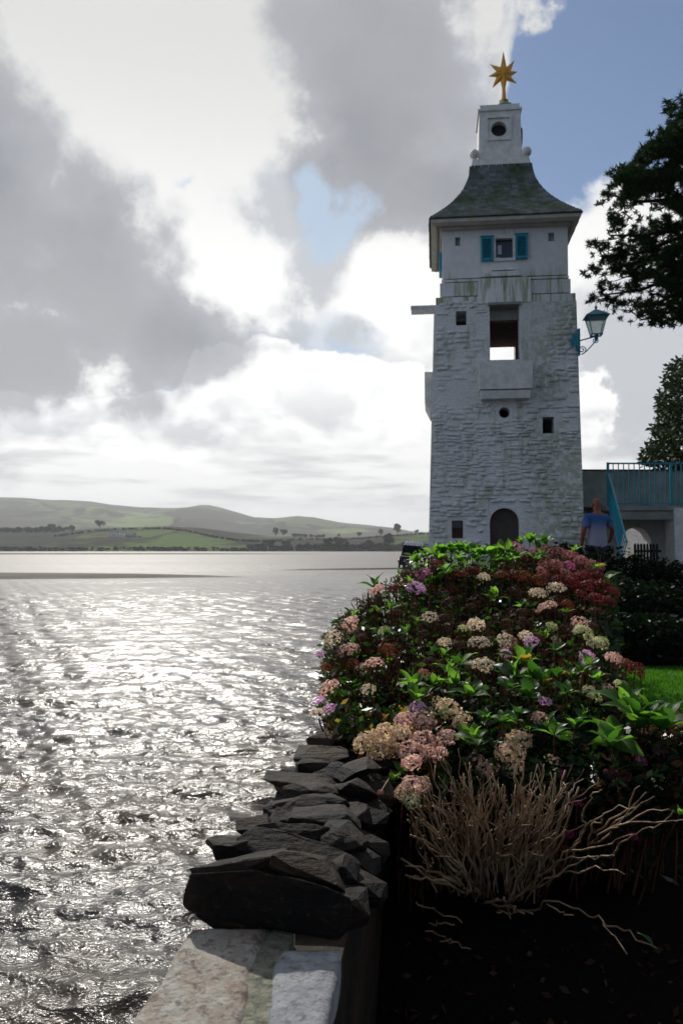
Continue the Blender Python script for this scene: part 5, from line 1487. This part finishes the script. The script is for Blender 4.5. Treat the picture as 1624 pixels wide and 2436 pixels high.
for pl, cnt_, ms in (('mid', 4600, ('midleaf', 'leafbrown')), ('left', 1900, ('midleaf', 'leafbrown')), ('green', 4200, ('fillleaf', 'fillleaf')), ('back', 2600, ('fillleaf', 'leafbrown')), ('crest', 1600, ('fillleaf', 'leaf')), ('right', 5200, ('fillleaf', 'leafbrown')), ('front', 2200, ('fillleaf', 'leafold'))):
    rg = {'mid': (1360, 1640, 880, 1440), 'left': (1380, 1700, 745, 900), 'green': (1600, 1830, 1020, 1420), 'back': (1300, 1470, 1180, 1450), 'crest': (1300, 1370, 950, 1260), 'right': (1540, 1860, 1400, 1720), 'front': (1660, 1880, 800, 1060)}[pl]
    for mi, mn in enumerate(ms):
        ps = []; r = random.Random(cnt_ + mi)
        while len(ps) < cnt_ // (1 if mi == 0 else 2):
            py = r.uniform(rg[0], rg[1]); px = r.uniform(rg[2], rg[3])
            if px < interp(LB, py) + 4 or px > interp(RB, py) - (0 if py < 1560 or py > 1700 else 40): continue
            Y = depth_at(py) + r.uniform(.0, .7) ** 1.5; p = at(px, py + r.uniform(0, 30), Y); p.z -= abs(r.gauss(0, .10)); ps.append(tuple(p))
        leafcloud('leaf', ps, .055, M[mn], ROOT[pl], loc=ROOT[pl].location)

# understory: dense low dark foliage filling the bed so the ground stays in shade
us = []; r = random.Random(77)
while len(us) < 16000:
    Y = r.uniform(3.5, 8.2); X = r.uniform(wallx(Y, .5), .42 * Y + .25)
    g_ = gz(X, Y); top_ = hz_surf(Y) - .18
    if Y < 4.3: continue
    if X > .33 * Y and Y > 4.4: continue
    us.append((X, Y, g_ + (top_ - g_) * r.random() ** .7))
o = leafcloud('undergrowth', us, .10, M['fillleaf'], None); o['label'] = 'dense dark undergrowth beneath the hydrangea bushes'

# ================================================================== bare twig bush
tb_p = at(1165, 2140, 3.75)
tw = thing('bare_shrub', 'leafless pruned hydrangea of pale bare twigs in the dark foreground', 'shrub', (tb_p.x, tb_p.y, tb_p.z - .12))
r = random.Random(4)


def twigpath(p0, p1, bend, n=7, jit=.012):
    pts = []
    side = Vector((r.gauss(0, 1), r.gauss(0, 1), r.gauss(0, .4))).normalized() * bend
    for i in range(n + 1):
        t = i / n; p = p0.lerp(p1, t) + side * math.sin(PI * t) + Vector((r.gauss(0, jit), r.gauss(0, jit), r.gauss(0, jit * .6))) * (0 if i in (0,) else 1)
        pts.append(p)
    return pts


def add_twig(p0, p1, r0, bend=.04, forks=2, jit=.009):
    mb = MB(); pts = twigpath(p0, p1, bend, 8, jit); n = len(pts)
    rad_ = [r0 * (1 - .45 * i / (n - 1)) * (1.25 if i in (3, 6) else 1) for i in range(n)]
    rad_[-1] = rad_[-2] * 1.12
    mb.tube(pts, rad_, 6)
    L_ = (p1 - p0).length
    for _ in range(forks):
        i = r.randint(3, n - 2); d = (pts[-1] - pts[i]).normalized(); d = (d + Vector((r.gauss(0, .5), r.gauss(0, .4), r.gauss(0, .3)))).normalized()
        ln = L_ * r.uniform(.12, .34); q = twigpath(pts[i], pts[i] + d * ln, .012, 4, .006)
        rf_ = rad_[i] * .72; mb.tube(q, [rf_, rf_ * .9, rf_ * .85, rf_ * .8, rf_ * .85], 5)
    mb.build('twig', M['twig'], tw, smooth=True)


def T(px, py, Y): return at(px, py, Y) - tw.location


tips = []
for i in range(112):
    px = 975 + 400 * (i + r.random()) / 112; py = r.uniform(1808, 1900) + (30 if px < 1010 else 0) + r.random() ** 2 * 90
    Y = r.uniform(3.35, 4.0); bx = 1165 + (px - 1165) * .48 + r.uniform(-45, 45); by = r.uniform(2050, 2150)
    add_twig(T(bx, by, 3.7 + r.uniform(-.12, .12)), T(px, py, Y), r.uniform(.003, .0062), r.uniform(.01, .045), r.randint(1, 3))
for (a_, b_) in (((1130, 2100), (970, 1950)), ((1120, 2110), (975, 1985)), ((1130, 2120), (962, 2045)), ((1120, 2120), (968, 2060)), ((1110, 2125), (985, 1900)), ((1140, 2130), (985, 1925)), ((1100, 2090), (965, 2080)), ((1150, 2060), (1205, 2035)),
                 ((1170, 2150), (1240, 2175)), ((1200, 2160), (1262, 2170)), ((1150, 2150), (1200, 2135))):
    add_twig(T(*a_, 3.65), T(*b_, 3.5), .007, .03, 1)
LONG = [[(1200, 2150), (1300, 2090), (1400, 2040), (1460, 2035)], [(1230, 2140), (1330, 2080), (1420, 2065), (1485, 2080)], [(1260, 2170), (1300, 2145), (1400, 2175), (1440, 2200), (1490, 2270)], [(1430, 2188), (1500, 2225), (1560, 2255)],
        [(1240, 2130), (1330, 2050), (1390, 2040), (1455, 2034)], [(1300, 2080), (1340, 2030), (1430, 2010), (1510, 1985)], [(1390, 2020), (1440, 1985), (1470, 1960), (1590, 1955), (1624, 1950)], [(1400, 2010), (1470, 1960), (1535, 1885)], [(1440, 1980), (1500, 1930), (1555, 1895)],
        [(1470, 1960), (1530, 1940), (1590, 1925)], [(1395, 2030), (1410, 1960), (1430, 1950)], [(1330, 2090), (1350, 2030), (1400, 1960), (1440, 1935), (1510, 1920)], [(1415, 1980), (1490, 1920), (1520, 1870)], [(1380, 1950), (1400, 1900), (1430, 1878)], [(1350, 2060), (1390, 1970), (1385, 1940)], [(1455, 2030), (1500, 1985), (1560, 1965), (1600, 1930)]]
for L_ in LONG:
    Y0 = 3.6; pts = []
    for i, (x_, y_) in enumerate(L_): pts.append(T(x_, y_, Y0 - .12 * i + r.uniform(-.03, .03)))
    fine_ = []
    for i in range(len(pts) - 1):
        for k in range(4):
            t = k / 4; fine_.append(pts[i].lerp(pts[i + 1], t) + Vector((r.gauss(0, .006), r.gauss(0, .006), r.gauss(0, .006))))
    fine_.append(pts[-1]); n = len(fine_)
    MB().tube(fine_, [.0048 * (1 - .5 * i / n) for i in range(n)], 6).build('twig', M['twig'], tw, smooth=True)
for (x_, y_, x2, y2) in ((990, 2147, 1100, 2192), (1020, 2195, 1085, 2200), (1010, 2215, 1070, 2240), (1045, 2240, 1120, 2265), (1180, 2170, 1215, 2180), (1300, 2150, 1360, 2180)):
    add_twig(T(x_, y_, 3.6), T(x2, y2, 3.65), .0042, .02, 0)
lf = link('leaf', LM[1], tw, T(1555, 2258, 3.3)); lf.scale = (.09,) * 3; lf.rotation_euler = (.7, .2, 1.0)
# withered litter at the foot of the bed
lt = [(r.uniform(.12, 1.9), r.uniform(2.6, 3.9), 0) for _ in range(380)]
lt = [(x, y, gz(x, y) + r.uniform(.0, .05)) for x, y, _ in lt if x > wallx(y, .48)]
o = leafcloud('leaf_litter', lt, .05, M['leafbrown'], None, flat=.3); o['label'] = 'withered leaves littering the dark bed at the lower right'

# ================================================================== dark shrubs between lawn and walkway


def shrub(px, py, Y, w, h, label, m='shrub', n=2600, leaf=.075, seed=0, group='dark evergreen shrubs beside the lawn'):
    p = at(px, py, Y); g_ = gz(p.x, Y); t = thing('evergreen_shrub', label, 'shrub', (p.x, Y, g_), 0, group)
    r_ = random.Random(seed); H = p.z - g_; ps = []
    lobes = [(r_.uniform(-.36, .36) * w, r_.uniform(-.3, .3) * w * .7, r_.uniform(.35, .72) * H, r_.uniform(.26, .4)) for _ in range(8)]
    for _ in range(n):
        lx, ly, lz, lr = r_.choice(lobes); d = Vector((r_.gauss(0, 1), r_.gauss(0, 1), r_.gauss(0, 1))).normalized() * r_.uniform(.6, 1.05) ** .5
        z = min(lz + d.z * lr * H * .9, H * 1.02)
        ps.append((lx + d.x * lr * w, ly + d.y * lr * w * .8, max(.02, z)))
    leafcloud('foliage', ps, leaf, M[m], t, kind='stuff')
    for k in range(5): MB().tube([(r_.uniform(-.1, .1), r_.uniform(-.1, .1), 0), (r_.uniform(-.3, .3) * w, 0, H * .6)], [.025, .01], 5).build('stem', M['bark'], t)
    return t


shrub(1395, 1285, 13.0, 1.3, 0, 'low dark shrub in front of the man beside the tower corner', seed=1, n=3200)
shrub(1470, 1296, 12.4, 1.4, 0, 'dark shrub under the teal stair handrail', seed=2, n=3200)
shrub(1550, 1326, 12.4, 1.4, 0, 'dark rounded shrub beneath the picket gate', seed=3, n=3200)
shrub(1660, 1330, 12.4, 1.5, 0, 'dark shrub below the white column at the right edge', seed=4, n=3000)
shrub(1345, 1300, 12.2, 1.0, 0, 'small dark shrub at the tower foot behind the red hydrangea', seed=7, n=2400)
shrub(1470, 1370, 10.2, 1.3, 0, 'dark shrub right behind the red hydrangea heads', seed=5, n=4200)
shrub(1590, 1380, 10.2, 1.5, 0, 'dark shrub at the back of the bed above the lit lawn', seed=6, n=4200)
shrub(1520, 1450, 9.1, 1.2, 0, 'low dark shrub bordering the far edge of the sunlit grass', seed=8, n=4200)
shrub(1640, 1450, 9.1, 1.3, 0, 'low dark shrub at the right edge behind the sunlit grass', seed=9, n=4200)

# ================================================================== pine and broad-leaved tree
pt = thing('pine_tree', 'dark pine with layered needle boughs reaching in from the upper right', 'tree', (11.6, 17.0, -1.0))
PO = Vector(pt.location); pt.location.x += .22
trk = [Vector((11.6, 17, -1.2)), Vector((11.4, 17, 2.5)), Vector((10.9, 16.9, 5.5)), Vector((10.6, 17, 8)), Vector((10.5, 17, 11))]
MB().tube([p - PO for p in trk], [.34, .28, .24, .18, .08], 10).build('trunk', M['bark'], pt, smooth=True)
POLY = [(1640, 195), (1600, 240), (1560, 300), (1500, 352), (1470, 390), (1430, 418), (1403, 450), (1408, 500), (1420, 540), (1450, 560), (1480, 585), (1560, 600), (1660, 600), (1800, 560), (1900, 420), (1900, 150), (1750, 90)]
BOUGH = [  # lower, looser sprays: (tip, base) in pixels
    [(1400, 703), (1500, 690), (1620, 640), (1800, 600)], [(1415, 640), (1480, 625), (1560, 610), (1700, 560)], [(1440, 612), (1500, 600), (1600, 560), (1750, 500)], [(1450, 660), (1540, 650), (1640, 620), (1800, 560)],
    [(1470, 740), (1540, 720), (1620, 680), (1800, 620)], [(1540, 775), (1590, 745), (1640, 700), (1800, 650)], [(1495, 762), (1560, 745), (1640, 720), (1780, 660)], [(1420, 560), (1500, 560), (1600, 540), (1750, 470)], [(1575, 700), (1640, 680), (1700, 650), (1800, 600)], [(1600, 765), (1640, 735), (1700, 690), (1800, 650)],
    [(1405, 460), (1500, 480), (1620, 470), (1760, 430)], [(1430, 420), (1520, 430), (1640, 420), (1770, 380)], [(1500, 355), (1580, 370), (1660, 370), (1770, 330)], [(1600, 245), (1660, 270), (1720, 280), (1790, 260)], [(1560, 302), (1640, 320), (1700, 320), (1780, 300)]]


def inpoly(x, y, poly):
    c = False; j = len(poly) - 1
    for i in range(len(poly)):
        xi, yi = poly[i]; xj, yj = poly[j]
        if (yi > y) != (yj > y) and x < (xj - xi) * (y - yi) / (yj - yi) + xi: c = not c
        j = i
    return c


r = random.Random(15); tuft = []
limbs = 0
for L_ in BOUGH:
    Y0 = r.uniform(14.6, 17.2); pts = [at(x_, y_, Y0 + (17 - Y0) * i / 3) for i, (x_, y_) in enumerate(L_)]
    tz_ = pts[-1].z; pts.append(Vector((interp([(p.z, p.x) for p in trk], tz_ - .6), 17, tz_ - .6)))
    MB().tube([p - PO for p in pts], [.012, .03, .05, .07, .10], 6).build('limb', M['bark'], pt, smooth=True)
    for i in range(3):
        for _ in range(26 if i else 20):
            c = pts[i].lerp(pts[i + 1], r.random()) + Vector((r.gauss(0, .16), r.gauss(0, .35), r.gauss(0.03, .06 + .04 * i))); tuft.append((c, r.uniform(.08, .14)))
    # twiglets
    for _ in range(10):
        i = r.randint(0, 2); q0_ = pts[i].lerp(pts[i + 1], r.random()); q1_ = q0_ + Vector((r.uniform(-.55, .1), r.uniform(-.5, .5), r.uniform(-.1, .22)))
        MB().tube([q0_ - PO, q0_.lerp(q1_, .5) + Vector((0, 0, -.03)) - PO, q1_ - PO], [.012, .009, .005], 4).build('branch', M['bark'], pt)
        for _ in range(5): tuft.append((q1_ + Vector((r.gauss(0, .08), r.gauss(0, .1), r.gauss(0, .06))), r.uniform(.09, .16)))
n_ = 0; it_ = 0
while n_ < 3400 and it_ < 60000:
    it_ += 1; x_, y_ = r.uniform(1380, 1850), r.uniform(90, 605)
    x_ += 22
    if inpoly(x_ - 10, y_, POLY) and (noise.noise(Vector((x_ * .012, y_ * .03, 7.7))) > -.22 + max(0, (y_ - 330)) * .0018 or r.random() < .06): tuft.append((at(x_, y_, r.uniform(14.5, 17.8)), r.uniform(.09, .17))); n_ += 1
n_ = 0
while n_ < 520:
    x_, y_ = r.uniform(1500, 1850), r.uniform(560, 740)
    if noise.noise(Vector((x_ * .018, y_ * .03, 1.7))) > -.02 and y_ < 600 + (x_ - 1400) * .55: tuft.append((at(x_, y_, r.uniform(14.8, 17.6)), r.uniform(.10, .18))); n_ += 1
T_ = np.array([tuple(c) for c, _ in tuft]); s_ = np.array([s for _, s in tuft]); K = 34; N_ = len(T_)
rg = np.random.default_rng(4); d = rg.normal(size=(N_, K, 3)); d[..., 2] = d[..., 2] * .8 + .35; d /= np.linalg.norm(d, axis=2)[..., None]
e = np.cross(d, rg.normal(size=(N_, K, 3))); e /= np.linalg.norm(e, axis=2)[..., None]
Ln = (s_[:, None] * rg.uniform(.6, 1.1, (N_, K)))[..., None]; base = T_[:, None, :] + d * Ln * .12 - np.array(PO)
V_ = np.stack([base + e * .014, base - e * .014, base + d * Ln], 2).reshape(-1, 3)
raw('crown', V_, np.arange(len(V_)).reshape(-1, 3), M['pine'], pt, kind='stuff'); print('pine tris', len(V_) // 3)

bt_ = thing('broadleaf_tree', 'leafy green tree behind the walkway railing at the right edge', 'tree', (at(1680, 1100, 26).x, 26, -1.0))
BO = Vector(bt_.location)
MB().tube([(0, 0, 0), (.1, 0, 2), (-.1, 0, 4.2)], [.3, .24, .1], 9).build('trunk', M['bark'], bt_, smooth=True)
r = random.Random(16); ps = []
CL = [(1615, 900, 40), (1600, 950, 38), (1625, 870, 25), (1590, 1000, 36), (1585, 960, 25), (1575, 1045, 34), (1553, 1075, 24), (1545, 1090, 22), (1610, 1060, 50), (1650, 1000, 70), (1680, 900, 60), (1720, 1000, 80), (1640, 1090, 50), (1580, 1095, 30), (1530, 1098, 12), (1760, 900, 70), (1597, 905, 18), (1700, 1090, 60), (1560, 1020, 14)]
for x_, y_, r__ in CL:
    for _ in range(int(330 * (r__ / 30) ** 1.7)):
        a_ = r.uniform(0, 6.28); q_ = r__ * math.sqrt(r.random()); Y = 26 + r.gauss(0, r__ / 30)
        ps.append(tuple(at(x_ + q_ * math.cos(a_), y_ + q_ * math.sin(a_), Y)))
    pc_ = at(x_, y_, 26) - BO
    MB().tube([(-.05, 0, 3.0), tuple(pc_ * .6 + Vector((0, 0, 1.2))), tuple(pc_)], [.08, .04, .015], 5).build('limb', M['bark'], bt_)
leafcloud('crown', ps, .17, M['broad'], bt_, loc=BO)
